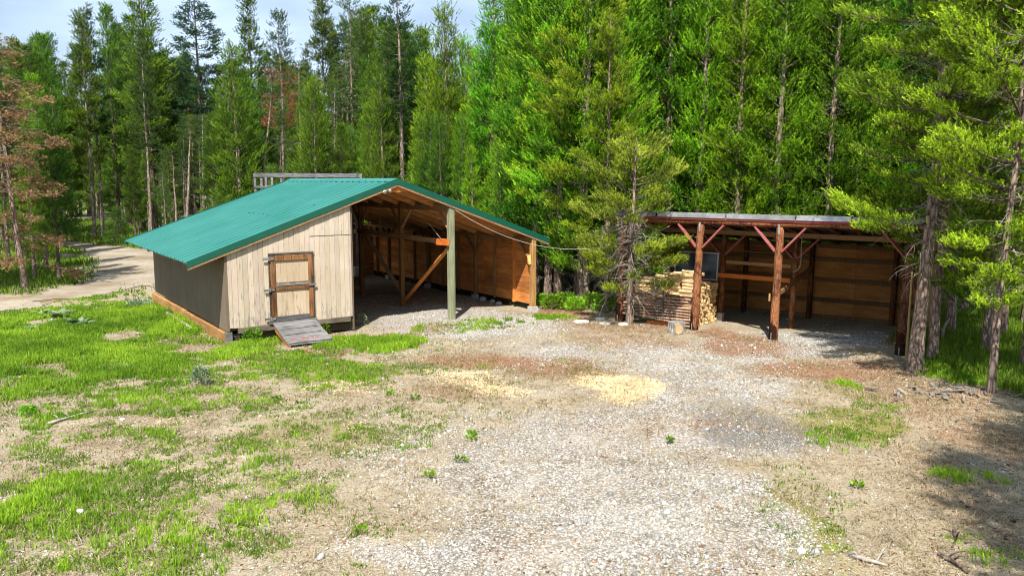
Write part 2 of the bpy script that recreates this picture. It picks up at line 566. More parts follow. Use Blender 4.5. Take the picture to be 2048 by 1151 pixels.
ROAD_PX = [(-420, 690), (0, 618), (120, 602), (250, 584), (330, 572), (420, 545), (400, 512), (330, 500), (250, 494), (180, 488), (130, 483), (60, 470), (30, 474), (110, 488),
           (160, 503), (190, 522), (190, 545), (165, 566), (90, 584), (0, 598), (-420, 640)]
ROAD = np.array([gp(u, v)[:2] for u, v in ROAD_PX])


def in_poly(x, y, P):
    ins = np.zeros(np.shape(x), bool)
    n = len(P)
    for i in range(n):
        x0, y0 = P[i]
        x1, y1 = P[(i + 1) % n]
        cond = ((y0 > y) != (y1 > y))
        with np.errstate(divide='ignore', invalid='ignore'):
            xi = (x1 - x0) * (y - y0) / (y1 - y0) + x0
        ins ^= cond & (x < xi)
    return ins


BARE = [(235, 683, 48, 12), (85, 648, 40, 9), (65, 742, 50, 10), (225, 772, 60, 11), (50, 812, 60, 20), (330, 838, 90, 18), (450, 735, 40, 10), (400, 700, 45, 10), (130, 870, 60, 14), (250, 910, 60, 14), (20, 905, 40, 14), (560, 775, 60, 12), (470, 850, 70, 16)]


def cover(x, y):
    """grass, gravel, sawdust, litter, ash, moss at world x, y"""
    x, y = np.asarray(x, float), np.asarray(y, float)
    wx = x + (noise(x, y, 1.6, 21, 3) - .5) * 1.4
    wy = y + (noise(x, y, 1.6, 22, 3) - .5) * 1.8
    g, gr, sa, li, ash_dark, mo = (dab_field(k, wx, wy) for k in ('grass', 'gravel', 'saw', 'litter', 'ash_dark', 'moss'))
    # the forest floor and the grass under the trees beyond the yard
    left = np.clip((-(x + 10.5) + (y - 30) * .15) / 3, 0, 1) * np.clip((y - 26) / 4, 0, 1)
    back = np.clip((y - 29 - 0.1 * np.abs(x)) / 3, 0, 1)
    right = np.clip((x - 11.2 + (y - 18) * .05) / 1.0, 0, 1) * np.clip((y - 15) / 3, 0, 1)
    wood_g = np.maximum(np.maximum(left, back), right) * np.clip(noise(x, y, 3.5, 31, 3) * 1.7 - .1, .25, 1)
    g = np.maximum(g, wood_g)
    far = np.clip((np.hypot(x, y - 20) - 22) / 10, 0, 1)
    gr = gr * (1 - far)
    gr = gr * np.clip(.50 + .95 * noise(x, y, 1.3, 51, 3) - .35 * np.abs(noise(x * 2.6, y * .45, 1.0, 52, 2) - .5) * 2, .35, 1.05)
    near_right = np.clip((x - 3.2 - (y - 8) * .28) / .8, 0, 1) * (y < 19)
    gr = gr * (1 - .85 * near_right)
    g = np.where(sa > .45, g * .35, g)
    for u, v, ru, rv in BARE:
        c = gp(u, v)
        rx, ry = ru * c[1] / F, abs(gp(u, v - rv)[1] - gp(u, v + rv)[1]) / 2
        g = g * (1 - .9 * np.exp(-(((wx - c[0]) / rx) ** 2 + ((wy - c[1]) / ry) ** 2) ** 2))
    meadow = np.clip((y - 48) / 6, 0, 1) * .75
    g = np.maximum(g, meadow)
    return g, gr, sa, li, ash_dark, mo


def axis(*segs):
    out = []
    for a, b, st in segs:
        out.append(np.arange(a, b, st))
    return np.concatenate(out)


MOUNDS += [(*gp(1900, 800)[:2], 1.3, 0.8, 0.16), (*gp(1890, 690)[:2], 0.9, 0.8, 0.2), (*gp(1230, 778)[:2], 1.0, 0.8, 0.07), (*gp(930, 768)[:2], 1.3, 0.8, 0.05)]
xs = axis((-600, -60, 45), (-60, -24, 2.0), (-24, -13, .5), (-13, 13, .13), (13, 26, .5), (26, 70, 2.5), (70, 640, 60))
ys = axis((-60, 4, 8), (4, 7, .6), (7, 24, .13), (24, 32, .25), (32, 60, .8), (60, 120, 4), (120, 900, 60))
GX, GY = np.meshgrid(xs, ys)
gx, gy = GX.ravel(), GY.ravel()
gz = hgt(gx, gy)
V = np.stack([gx, gy, gz], 1)
nx, ny = len(xs), len(ys)
ii = (np.arange(ny - 1)[:, None] * nx + np.arange(nx - 1)[None]).ravel()
Fq = np.stack([ii, ii + 1, ii + nx + 1, ii + nx], 1)
cg, cgr, csa, cli, cas, cmo = cover(gx, gy)


def ground_mat():
    M = Mat("bare yard earth with gravel, grass and litter", 0.95, 0.1)
    fine = M.noise(26, 6, rough=0.7)
    mid = M.noise(5, 5, rough=0.65)
    big = M.noise(0.9, 4, rough=0.6)
    a = M.sep(M.attr("cover_a"))
    b = M.sep(M.attr("cover_b"))
    c = M.mix(M.ramp(big, [(0.3, 0), (0.7, 1)]), (0.30, 0.25, 0.17), (0.45, 0.39, 0.285))
    c = M.mix(M.ramp(fine, [(0.38, 0.55), (0.55, 0)]), c, (0.17, 0.125, 0.08))
    c = M.mix(M.ramp(mid, [(0.5, 0), (0.75, 0.5)]), c, (0.52, 0.45, 0.35))

    def lay(c, mask, col, k1=0.5, k2=0.7, lo=0.42, hi=0.62):
        f = M.math('ADD', mask, M.math('MULTIPLY', M.math('SUBTRACT', mid, 0.5), k1))
        f = M.math('ADD', f, M.math('MULTIPLY', M.math('SUBTRACT', fine, 0.5), k2))
        return M.mix(M.ramp(f, [(lo, 0), (hi, 1)]), c, col)

    # moss and thin green
    c = lay(c, M.math('MULTIPLY', b[2], 0.92), M.mix(fine, (0.14, 0.14, 0.035), (0.33, 0.31, 0.10)))
    # gravel: pale stones with dark gaps
    vor = M.voronoi(24, 'F1', "Color")
    vd = M.voronoi(24, 'F1', "Distance")
    vs = M.sep(vor)
    st = M.mix(vs[0], (0.29, 0.265, 0.235), (0.58, 0.555, 0.52))
    st = M.mix(M.ramp(vd, [(0.38, 0), (0.66, 0.85)]), st, (0.15, 0.125, 0.10))
    st = M.mix(M.ramp(big, [(0.42, 0), (0.7, 0.5)]), st, (0.54, 0.48, 0.40))
    c = lay(c, M.math('MULTIPLY', a[1], 0.85), st, 0.45, 0.6, 0.36, 0.56)
    c = lay(c, M.math('MULTIPLY', b[1], 0.7), M.mix(fine, (0.055, 0.05, 0.048), (0.25, 0.24, 0.23)), 0.5, 1.2, 0.40, 0.75)
    c = lay(c, M.math('MULTIPLY', b[0], 0.95), M.mix(fine, (0.15, 0.065, 0.035), (0.38, 0.21, 0.12)), 0.8, 1.2, 0.42, 0.70)
    c = lay(c, M.math('MULTIPLY', a[2], 0.8), M.mix(fine, (0.46, 0.34, 0.18), (0.70, 0.58, 0.34)), 0.8, 0.9, 0.34, 0.62)
    c = lay(c, M.math('MULTIPLY', a[0], 0.8), M.mix(fine, (0.075, 0.10, 0.02), (0.15, 0.22, 0.03)), 0.6, 0.6, 0.5, 0.78)
    c = M.mix(M.ramp(M.noise(60, 4, rough=.8), [(0.36, 0.55), (0.52, 0)]), c, (0.10, 0.075, 0.05))
    M.color(M.mix(1.0, c, (0.92, 0.90, 0.86), 'MULTIPLY'))
    M.bump(M.math('ADD', M.math('MULTIPLY', fine, 0.8), M.math('SUBTRACT', mid, vd)), 0.7, 0.03)
    return M.m


MT["ground"] = ground_mat()
ground = np_mesh("ground", V, Fq, MT["ground"], k=4, smooth=True)
for nm, ch in (("cover_a", (cg, cgr, csa)), ("cover_b", (cli, cas, cmo))):
    at = ground.data.color_attributes.new(nm, 'FLOAT_COLOR', 'POINT')
    arr = np.ones((len(V), 4), np.float32)
    arr[:, 0], arr[:, 1], arr[:, 2] = ch
    at.data.foreach_set("color", arr.ravel())
tag(ground, "bare earth yard with gravel and grass patches among pine woods", "ground", kind="structure")

# the dirt road that comes in from the left and turns back into the woods
rx_, ry_ = np.meshgrid(np.arange(ROAD[:, 0].min(), ROAD[:, 0].max(), .22), np.arange(ROAD[:, 1].min(), ROAD[:, 1].max(), .22))
cx_, cy_ = rx_[:-1, :-1] + .11, ry_[:-1, :-1] + .11
keep = in_poly(cx_ + (noise(cx_, cy_, 1.5, 41) - .5) * 3.0, cy_ + (noise(cx_, cy_, 1.5, 42) - .5) * 3.0, ROAD)
idx = np.arange(rx_.size).reshape(rx_.shape)
q = np.stack([idx[:-1, :-1][keep], idx[:-1, 1:][keep], idx[1:, 1:][keep], idx[1:, :-1][keep]], 1)
us, inv = np.unique(q, return_inverse=True)
rv = np.stack([rx_.ravel()[us], ry_.ravel()[us]], 1)
_edge_h = 0.02 + 0.0 * rv[:, 0]


def road_mat():
    M = Mat("pale gravel track", 0.95, 0.1)
    big, mid, fine = M.noise(0.35, 4), M.noise(2.4, 5, rough=.7), M.noise(16, 5, rough=.7)
    c = M.mix(M.ramp(big, [(0.35, 0), (0.65, 1)]), (0.26, 0.20, 0.135), (0.46, 0.40, 0.31))
    c = M.mix(M.ramp(mid, [(0.35, 0.6), (0.55, 0)]), c, (0.25, 0.19, 0.12))
    c = M.mix(M.ramp(fine, [(0.35, 0.5), (0.55, 0)]), c, (0.2, 0.16, 0.12))
    M.color(M.mix(1.0, c, (0.82, 0.82, 0.82), 'MULTIPLY'))
    M.bump(M.math('ADD', fine, mid), 0.6, 0.04)
    return M.m


def ground_at(x, y):
    """height of the ground sheet itself (bilinear on its own grid)"""
    x, y = np.atleast_1d(np.asarray(x, float)), np.atleast_1d(np.asarray(y, float))
    i = np.clip(np.searchsorted(xs, x) - 1, 0, nx - 2)
    j = np.clip(np.searchsorted(ys, y) - 1, 0, ny - 2)
    fx, fy = (x - xs[i]) / (xs[i + 1] - xs[i]), (y - ys[j]) / (ys[j + 1] - ys[j])
    Z = gz.reshape(ny, nx)
    return (Z[j, i] * (1 - fx) + Z[j, i + 1] * fx) * (1 - fy) + (Z[j + 1, i] * (1 - fx) + Z[j + 1, i + 1] * fx) * fy


def G(x, y):
    return float(ground_at(x, y)[0])


road = np_mesh("dirt_road", np.stack([rv[:, 0], rv[:, 1], ground_at(rv[:, 0], rv[:, 1]) + 0.022], 1), inv.reshape(q.shape), road_mat(), k=4, smooth=True)
tag(road, "pale dirt road curving out of the woods at the left", "road", kind="structure")

# ---------------------------------------------------------------- the barn with the green roof
# local axes: x runs along the front (left to right), y runs back from the front, z up
BL = gp(457, 690)
B_ANG = math.radians(34.55)
RISE = 0.352
RIDGE_S, EAVE_L, EAVE_R = 4.95, -.95, 10.45


def roof_z(s):
    return 4.31 - RISE * abs(s - RIDGE_S)


barn = empty("pole_barn", (BL[0], BL[1], 0.0), B_ANG)
tag(barn, "pole barn with teal green metal roof, cream plank front and open right bay", "barn")


def bl(s, d):
    """barn local to world ground x, y"""
    ca, sa = math.cos(B_ANG), math.sin(B_ANG)
    return BL[0] + s * ca - d * sa, BL[1] + s * sa + d * ca


def roof_sheet(name, s0, s1, d0, d1, parent):
    """ribbed steel sheet, ribs running up the slope, with a real thickness of its own"""
    prof = []
    d = d0
    while d < d1 - .05:
        prof += [(d, 0), (d + .012, .042), (d + .04, .042), (d + .052, 0), (d + .235, 0), (d + .24, .012), (d + .26, .012), (d + .265, 0)]
        d += 0.46
    prof.append((d1, 0))
    m = MB()
    n = 5
    rows = []
    for i in range(n + 1):
        s = s0 + (s1 - s0) * i / n
        rows.append([(s, y, roof_z(s) + h + 0.004 * math.sin(y * 1.7 + i)) for y, h in prof])
    vs = [p for r in rows for p in r]
    k = len(prof)
    fs = [(i * k + a, i * k + a + 1, (i + 1) * k + a + 1, (i + 1) * k + a) for i in range(n) for a in range(k - 1)]
    m.add(vs, fs)
    lows = [(x, y, z - .03 - (h and 0)) for (x, y, z), h in zip(vs, [h for _ in rows for _, h in prof])]
    m.add(lows, [tuple(reversed(f)) for f in fs])
    # close the eave edge
    N = len(vs)
    m.f += [(a, N + a, N + a + 1, a + 1) for a in range(k - 1)]
    return m.build(name, MT["teal"], parent)


roof = roof_sheet("roof_panel", EAVE_L, RIDGE_S, -0.10, 8.95, barn)
roof_r = roof_sheet("roof_panel", RIDGE_S, EAVE_R, -0.10, 8.95, barn)
roof_b = roof_sheet("roof_panel", 6.4, EAVE_R, 8.94, 12.6, barn)
m = MB()   # ridge cap
for sg in (-1, 1):
    y0, y1 = -0.12, 8.97
    a = (RIDGE_S, roof_z(RIDGE_S) + .045)
    b = (RIDGE_S + sg * .20, roof_z(RIDGE_S + .2) + .032)
    vs = [(a[0], y0, a[1]), (a[0], y1, a[1]), (b[0], y1, b[1]), (b[0], y0, b[1]), (b[0], y1, b[1] - .025), (b[0], y0, b[1] - .025)]
    m.add(vs, [(0, 1, 2, 3), (3, 2, 4, 5)])
for i in range(34):                                       # the notched foam closure under the cap
    m.box(RIDGE_S - .212, RIDGE_S - .202, -.06 + i * .265, .08 + i * .265, roof_z(RIDGE_S + .2) - .003, roof_z(RIDGE_S + .2) + .03, (.25, .3, .3))
m.build("ridge_cap", MT["teal"], barn)
# screws and a patched seam show as small dark marks on the sheet
m = MB()
for (s, d0, d1) in ((2.0, 2.6, 4.6), (2.9, .9, 1.6)):
    d = d0
    while d < d1:
        m.box(s - .012, s + .03, d, d + .10, roof_z(s) + .003, roof_z(s) + .012, (.2, .2, .2))
        d += .2
m.build("sheet_lap", MT["teal"], roof)


def rake(s0, s1, y, hgt_, th, drop, mat, name, parent, top=0.03):
    m = MB()
    vs = []
    for s in (s0, s1):
        z = roof_z(s) + top
        vs += [(s, y, z), (s, y - th, z), (s, y - th, z - hgt_), (s, y, z - hgt_)]
    m.add(vs, [(0, 1, 5, 4), (1, 2, 6, 5), (2, 3, 7, 6), (3, 0, 4, 7), (0, 3, 2, 1), (4, 5, 6, 7)])
    return m.build(name, mat, parent)


for a, b in ((EAVE_L - .01, RIDGE_S), (RIDGE_S, EAVE_R + .01)):
    rake(a, b, -.105, .17, .02, 0, MT["trim"], "rake_trim", barn, .04)
    rake(a + .02, b - .0, -.08, .16, .035, 0, MT["rail"], "barge_board", barn, -.035)
for y in (8.97,):
    rake(EAVE_L - .01, RIDGE_S, y, .17, .02, 0, MT["trim"], "rake_trim", barn, .04)
# deck boards under the steel
for (a, b, d0, d1) in ((EAVE_L + .06, RIDGE_S - .01, -.07, 8.8), (RIDGE_S + .01, EAVE_R - .06, -.07, 8.8), (6.44, EAVE_R - .06, 8.96, 12.4)):
    m = MB()
    d = d0
    while d < d1:
        w = .19
        c = random.uniform(.7, 1.15)
        vs = []
        for s in (a, b):
            z = roof_z(s) - .045
            vs += [(s, d, z), (s, d + w, z), (s, d + w, z - .028), (s, d, z - .028)]
        m.add(vs, [(0, 4, 5, 1), (1, 5, 6, 2), (2, 6, 7, 3), (3, 7, 4, 0), (0, 1, 2, 3), (4, 7, 6, 5)], (c, c * .97, c * .93))
        d += w + .007
    m.build("roof_deck", MT["deck"], barn)
m = MB()                                                  # rafters
for d in np.arange(1.0, 12.4, 1.22):
    m.beam((RIDGE_S + .1 if d < 8.9 else 6.5, d, roof_z(RIDGE_S + .1 if d < 8.9 else 6.5) - .15), (EAVE_R - .1, d, roof_z(EAVE_R - .1) - .15), .05, .14)
    if d < 8.8:
        m.beam((RIDGE_S - .1, d, roof_z(RIDGE_S - .1) - .15), (EAVE_L + .15, d, roof_z(EAVE_L + .15) - .15), .05, .14)
m.build("rafter", MT["deck"], barn)

# front wall: upright planks of worn cream paint
m = MB()
s = 0.0
W_END, SEAM = 3.5, 2.78
while s < W_END - .02:
    w = min(random.uniform(.135, .155), W_END - s)
    c = random.uniform(.86, 1.08)
    c = (c * random.uniform(.98, 1.02), c, c * random.uniform(.95, 1.03))
    for lo, hi in (((.44, SEAM - .004), (SEAM + .004, None)) if s > 2.28 else ((.44 + random.uniform(-.012, .012), None),)):
        g = .0025
        za, zb = (hi or roof_z(s) - .10), (hi or roof_z(s + w) - .10)
        dy = random.uniform(-.004, .004) - (.012 if lo > 2 else 0)
        x0, x1 = s + g, s + w - g
        bb = .004
        vs = [(x0, 0, lo), (x0, -.02 + dy, lo), (x0 + bb, -.025 + dy, lo), (x1 - bb, -.025 + dy, lo), (x1, -.02 + dy, lo), (x1, 0, lo)]
        tops = [za, za, za, zb, zb, zb]
        vs += [(x, y, t) for (x, y, _), t in zip(vs, tops)]
        m.add(vs, [(i, i + 1, i + 7, i + 6) for i in range(5)] + [(5, 0, 6, 11), tuple(range(5, -1, -1)), tuple(range(6, 12))], c)
    s += w
m.box(0.0, W_END, .004, .02, .44, 2.5, (.12, .1, .09))
m.build("front_wall", MT["boards"], barn)
# side wall panels
m = MB()
d = 0.03
while d < 9.28:
    w = min(.20, 9.3 - d)
    if w < .03:
        break
    c = random.uniform(.95, 1.04)
    m.box(-.012, 0.02, d + .004, d + w - .004, .36, roof_z(0) - .10, (c, c, c))
    d += w
m.box(.021, .04, .0, 9.3, .34, roof_z(0) - .12, (.3, .3, .3))
m.build("side_wall", MT["side"], barn)
m = MB()
m.box(-.014, .05, -.03, .028, .36, roof_z(0) - .09, (.92, .9, .88))
m.build("corner_board", MT["side"], barn)
m = MB()
m.box(-.5, .0, .08, .16, roof_z(0) - .30, roof_z(0) - .16, (.6, .5, .4))
m.build("eave_bracket", MT["rail"], barn)
# the closed room: partition, back and floor
m = MB()
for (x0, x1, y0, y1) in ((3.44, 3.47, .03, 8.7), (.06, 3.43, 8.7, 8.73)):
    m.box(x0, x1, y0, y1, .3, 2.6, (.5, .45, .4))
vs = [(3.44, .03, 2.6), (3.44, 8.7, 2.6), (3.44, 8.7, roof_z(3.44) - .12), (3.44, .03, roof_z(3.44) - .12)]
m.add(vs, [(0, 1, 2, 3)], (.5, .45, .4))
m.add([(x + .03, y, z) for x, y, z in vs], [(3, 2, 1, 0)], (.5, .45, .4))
m.build("partition_wall", MT["frame"], barn)
m = MB()
m.box(.06, 3.42, .06, 8.68, .36, .42, (.6, .6, .6))
m.build("floor_platform", MT["rail"], barn)
m = MB()                                                  # the narrow edge post of the room
m.beam((3.53, .02, .05), (3.53, .02, roof_z(3.53) - .10), .05, .06, (0, 1, 0), (.8, .72, .66))
m.build("edge_post", MT["side"], barn)
# skids and sills
for i, (a, b, c) in enumerate(((.05, 4.45, .95), (4.5, 9.45, 1.08))):
    m = MB()
    m.beam((-.02, a, .185), (-.02 - .02 * i, b, .16), .14, .29, (0, 0, 1), (c, c * .96, c * .9), .012)
    m.build("skid", MT["skid"], barn)
m = MB()
m.box(-.06, .10, -.05, .06, 0, .34, (.9, .9, .9))
m.box(-.08, .24, -.06, .02, .02, .10, (1.4, 1.4, 1.4))
m.build("corner_block", MT["grey_wood"], barn)
m = MB()
m.beam((.26, -.025, .36), (3.42, -.025, .38), .09, .15, (0, 0, 1), (1, 1, 1), .01)
m.build("sill", MT["sill"], barn)
m = MB()
m.beam((.15, .16, .17), (3.45, .16, .16), .14, .2, (0, 0, 1), (.6, .55, .5), .01)
m.build("sill", MT["sill"], barn)
m = MB()
m.box(.1, 3.46, .5, .54, .02, .36, (.25, .25, .25))  # dark board standing in for the shaded hollow under the floor
m.build("shade_board", MT["sill"], barn)

# the door: planked panels between brown rails, strap hinges on the left
door = MB()
x0, x1, z0, z1 = 1.15, 2.34, .52, 2.31
for a, b in ((z0 + .13, 1.36), (1.56, z1 - .13)):
    s = x0 + .13
    while s < x1 - .14:
        w = min(.17, x1 - .12 - s)
        c = random.uniform(.92, 1.06)
        door.box(s + .002, s + w - .002, -.045, -.028, a, b, (c, c * .95, c * .84))
        s += w
door = door.build("door", MT["boards"], barn)


def doorpart(name, a, b, w, h, col, mat="door_wood"):
    m = MB()
    m.beam(a, b, w, h, (0, 1, 0), col, .008)
    return m.build(name, MT[mat], door)


yy = -.06
doorpart("stile", (x0 + .075, yy, z0 + .13), (x0 + .075, yy, 1.37), .135, .05, (.75, .7, .65))
doorpart("stile", (x0 + .075, yy, 1.42), (x0 + .075, yy, z1 - .02), .135, .05, (1.05, 1, 1))
doorpart("stile", (x1 - .065, yy, z0 + .04), (x1 - .065, yy, 1.37), .125, .05, (1.15, 1.05, 1))
doorpart("stile", (x1 - .065, yy, 1.41), (x1 - .065, yy, z1 - .02), .125, .05, (1.2, 1.15, 1.1))
doorpart("rail", (x0 + .145, yy, z1 - .085), (x1 - .13, yy, z1 - .085), .15, .045, (1.1, 1.05, 1))
doorpart("rail", (x0 + .145, yy, 1.41), (x1 - .13, yy, 1.41), .11, .045, (1.0, .95, .9))
doorpart("rail", (x0 + .145, yy - .004, 1.49), (x1 - .13, yy - .004, 1.49), .05, .06, (1, 1, 1), "grey_wood")
doorpart("rail", (x0 + .05, yy, z0 + .065), (x1 - .13, yy, z0 + .065), .13, .055, (.55, .55, .57), "grey_wood")
for z in (.60, 1.39, 2.22):
    m = MB()
    m.box(x0 - .19, x0 + .10, yy - .045, yy - .028, z - .03, z + .03, (1, 1, 1), .008)
    m.tube([(x0 - .02, yy - .05, z - .06), (x0 - .02, yy - .05, z + .06)], .018, 6)
    m.build("hinge", MT["grey_wood"], door)
m = MB()
m.box(x1 - .12, x1 + .07, yy - .05, yy - .028, 1.43, 1.49, (.9, .9, .9), .006)
m.box(x1 - .07, x1 - .04, yy - .06, yy - .028, 1.50, 1.72, (.35, .33, .3), .004)
m.build("latch", MT["grey_wood"], door)
fr = MB()
fr.beam((x0 - .03, -.05, z1 + .03), (x1 + .03, -.05, z1 + .03), .05, .05, (0, 1, 0), (.5, .5, .5))
fr.beam((x0 - .015, -.045, z0), (x0 - .015, -.045, z1), .03, .04, (0, 1, 0), (.4, .4, .4))
fr.beam((x1 + .015, -.045, z0), (x1 + .015, -.045, z1), .03, .04, (0, 1, 0), (.5, .45, .4))
fr.build("door_frame", MT["grey_wood"], barn)
fr = MB()
fr.beam((x0 - .08, -.06, z0 - .035), (x1 + .06, -.06, z0 - .035), .06, .10, (0, 1, 0), (.8, .8, .82))
fr.build("threshold", MT["grey_wood"], barn)

# posts, beams and braces of the open bay
PS = 6.78
for i, d in enumerate((0.0, 3.35, 6.7)):
    m = MB()
    g = G(*bl(PS, d))
    top = roof_z(PS) - (.14 if i else .16)
    m.beam((PS, d, g - .3), (PS, d, top), .155 if i else .2, .155 if i else .16, (0, 1, 0), (1, 1, 1) if not i else (.85, .7, .5), .01)
    if not i:
        m.beam((PS + .062, d - .088, g - .1), (PS + .062, d - .088, top), .01, .012, (0, 1, 0), (.6, .6, .5), .001)
    m.build("post", MT["green_post"] if not i else MT["frame"], barn)
m = MB()
m.beam((PS, -.06, roof_z(PS) - .22), (PS, 12.3, roof_z(PS) - .22), .14, .20, (0, 0, 1), (.9, .8, .7))
m.build("purlin", MT["rail"], barn)
m = MB()
m.beam((PS - .1, 6.8, 2.42), (PS - .1, -.02, 2.42), .05, .16, (0, 0, 1), (1.15, 1.1, 1.0))
m.build("girt", MT["rail"], barn)
m = MB()
m.beam((PS - .16, .62, 2.40), (PS - .16, -.11, 2.42), .05, .2, (0, 0, 1), (1.15, .75, .5))
m.build("bracket_board", MT["orange"], barn)
for a, b, mt, c in (((3.25, .22), (.12, 2.3), "orange", 1.0), ((3.3, .3), (6.4, 2.32), "rail", 1.0)):
    m = MB()
    m.beam((PS + .05, a[0], a[1]), (PS + .05, b[0], b[1]), .05, .15, (1, 0, 0), (c, c, c))
    m.build("brace", MT[mt], barn)
for d, sgn in ((0, 1), (3.35, -1), (3.35, 1), (6.7, 1), (6.7, -1)):
    m = MB()
    m.beam((PS + .01, d + sgn * .06, 2.72), (PS + .01, d + sgn * .82, 3.45), .05, .10, (1, 0, 0), (1, .95, .9))
    m.build("knee_brace", MT["rail"], barn)
m = MB()                                                  # gable board at the peak
vs = [(RIDGE_S - .72, -.05, roof_z(RIDGE_S - .72) - .12), (RIDGE_S + .62, -.05, roof_z(RIDGE_S + .62) - .12), (RIDGE_S, -.05, roof_z(RIDGE_S) - .10)]
m.add(vs + [(x, y + .03, z) for x, y, z in vs], [(0, 1, 2), (5, 4, 3), (0, 3, 4, 1), (1, 4, 5, 2), (2, 5, 3, 0)], (1.1, 1, .95))
m.build("gable_board", MT["orange"], barn)
m = MB()                                                  # little flood lamp under the peak, unlit
m.tube([(RIDGE_S - .42, -.09, 4.0), (RIDGE_S - .42, -.15, 3.95)], [.03, .055], 10)
m.tube([(RIDGE_S - .25, -.09, 4.02), (RIDGE_S - .25, -.15, 3.98)], [.025, .045], 10)
m.box(RIDGE_S - .45, RIDGE_S - .2, -.09, -.05, 3.99, 4.05)
m.build("flood_lamp", MT["white"], barn)

# right wall: horizontal orange planks outside the studs, a slit of daylight under the eave
RW = 9.86
m = MB()
z = .2
while z < 2.34:
    h = .175
    d = 0.03
    while d < 12.5:
        L = min(random.choice((2.4, 3.0, 3.6)), 12.5 - d)
        c = random.uniform(.62, 1.18)
        m.box(RW + .06 + random.uniform(0, .004), RW + .085, d + .002, d + L - .002, z + .002, z + h - .003, (c, c * random.uniform(.9, 1.02), c * .95))
        d += L
    z += h
d = 0.02
while d < 12.3:                                           # ragged last course, with gaps of sky above it
    L = random.uniform(.5, 1.6)
    h = random.choice((.02, .05, .09, .11))
    m.box(RW + .062, RW + .083, d, d + L, z + .002, z + h, (.7, .66, .6))
    d += L
m.build("plank_wall", MT["orange"], barn)
for d in (1.05, 2.25, 3.5, 4.75, 5.95, 7.1, 8.3, 9.5, 10.7, 11.9):
    m = MB()
    big = d in (3.5, 7.1, 10.7)
    c = 1.0 if d < 4 else .8
    m.beam((RW - .01 + (.02 if not big else 0), d, .18 if not big else .14), (RW - .01 + (.02 if not big else 0), d, roof_z(RW) - .16), .045 if not big else .14, .13, (1, 0, 0), (c, c * .93, c * .8))
    st = m.build("stud", MT["frame"] if d > 1.5 else MT["orange"], barn)
    if big:
        m = MB()
        m.box(RW - .13, RW + .13, d - .13, d + .13, -.1, .15, (.9, .9, .9), .01)
        m.build("pier_block", MT["concrete"], barn)
        for sg in (-1, 1):
            m = MB()
            m.beam((RW - .02, d + sg * .07, 1.75), (RW - .02, d + sg * .72, 2.36), .05, .09, (1, 0, 0), (.85, .75, .65))
            m.build("knee_brace", MT["rail"], barn)
m = MB()
m.beam((RW + .02, -.01, .15), (RW + .02, -.01, roof_z(RW) - .16), .17, .17, (0, 1, 0), (1.5, 1.35, 1.0), .015)
m.build("post", MT["frame"], barn)
m = MB()
m.box(RW - .10, RW + .15, -.14, .12, -.1, .15, (1.1, 1.1, 1.1), .012)
m.build("pier_block", MT["concrete"], barn)
m = MB()
m.beam((RW - .05, .05, 1.7), (RW - .05, .72, 2.33), .05, .10, (1, 0, 0), (.8, .65, .5))
m.build("knee_brace", MT["rail"], barn)
m = MB()
m.box(RW - .115, RW - .075, -.02, .1, 1.56, 1.86, (1.9, 1.9, 1.7), .02)
m.build("gusset", MT["deck"], barn)
m = MB()
m.beam((RW - .06, -.06, roof_z(RW) - .22), (RW - .06, 12.4, roof_z(RW) - .22), .05, .10, (0, 0, 1), (.8, .72, .6))
m.build("wall_plate", MT["rail"], barn)
m = MB()
m.box(RW + .03, RW + .055, 1.3, 12.4, -.1, .21, (.16, .14, .12))  # dark board added to give the gap below the planks its shade
m.build("shade_board", MT["sill"], barn)
m = MB()                                                  # back wall, deep in the shade, which is also darkened into its boards
z = .0
while z < 4.0:
    x_r = min(9.8, RIDGE_S + (3.9 - z) / RISE)
    if x_r < 6.6:
        break
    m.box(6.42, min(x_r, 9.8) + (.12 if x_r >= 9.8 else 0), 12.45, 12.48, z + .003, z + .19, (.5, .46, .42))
    z += .195
m.build("back_wall", MT["orange"], barn)
m = MB()
for i in range(18):
    a = 3.48 + i * .195
    m.box(a + .002, a + .193, 8.86, 8.885, .0, roof_z(a + .1) - .14, (random.uniform(.4, .55),) * 3)  # dark wall added to close the open back and keep the bay dark
m.build("closing_wall", MT["frame"], barn)
m = MB()
m.box(8.4, 8.44, 5.5, 12.3, 2.05, 2.2, (1, .95, .85))
m.box(8.4, 9.75, 5.5, 12.3, 2.02, 2.045, (.6, .55, .5))
m.box(8.4, 8.44, 5.5, 12.3, 2.42, 2.48, (1.2, 1.15, 1.0))
m.build("loft_shelf", MT["rail"], barn)
m = MB()
for y in (7.2, 8.4, 9.6):
    m.beam((8.42, y, 2.2), (8.42, y, roof_z(8.42) - .15), .05, .05, (0, 1, 0))
m.build("shelf_hanger", MT["rail"], barn)

# the grey ramp at the door
WD = lambda s, d, z=0: (*bl(s, d), z)
rp = empty("wooden_ramp", (*bl(1.75, -.6), 0), B_ANG)
tag(rp, "grey weathered board ramp with orange side and red scuffs leading up to the cream door", "ramp")
r_top, r_bot = (-.09, .455), (-1.30, .07)                # (d, z)
rx0, rx1 = 1.16, 2.36


def rpt(s, t, dz=0.0):
    d = r_top[0] + (r_bot[0] - r_top[0]) * t
    z = r_top[1] + (r_bot[1] - r_top[1]) * t
    n = Vector((0, r_top[1] - r_bot[1], r_top[0] - r_bot[0])).normalized()
    if n.z < 0:
        n = -n
    return Vector((s - 1.75, d + .6, z)) + n * dz


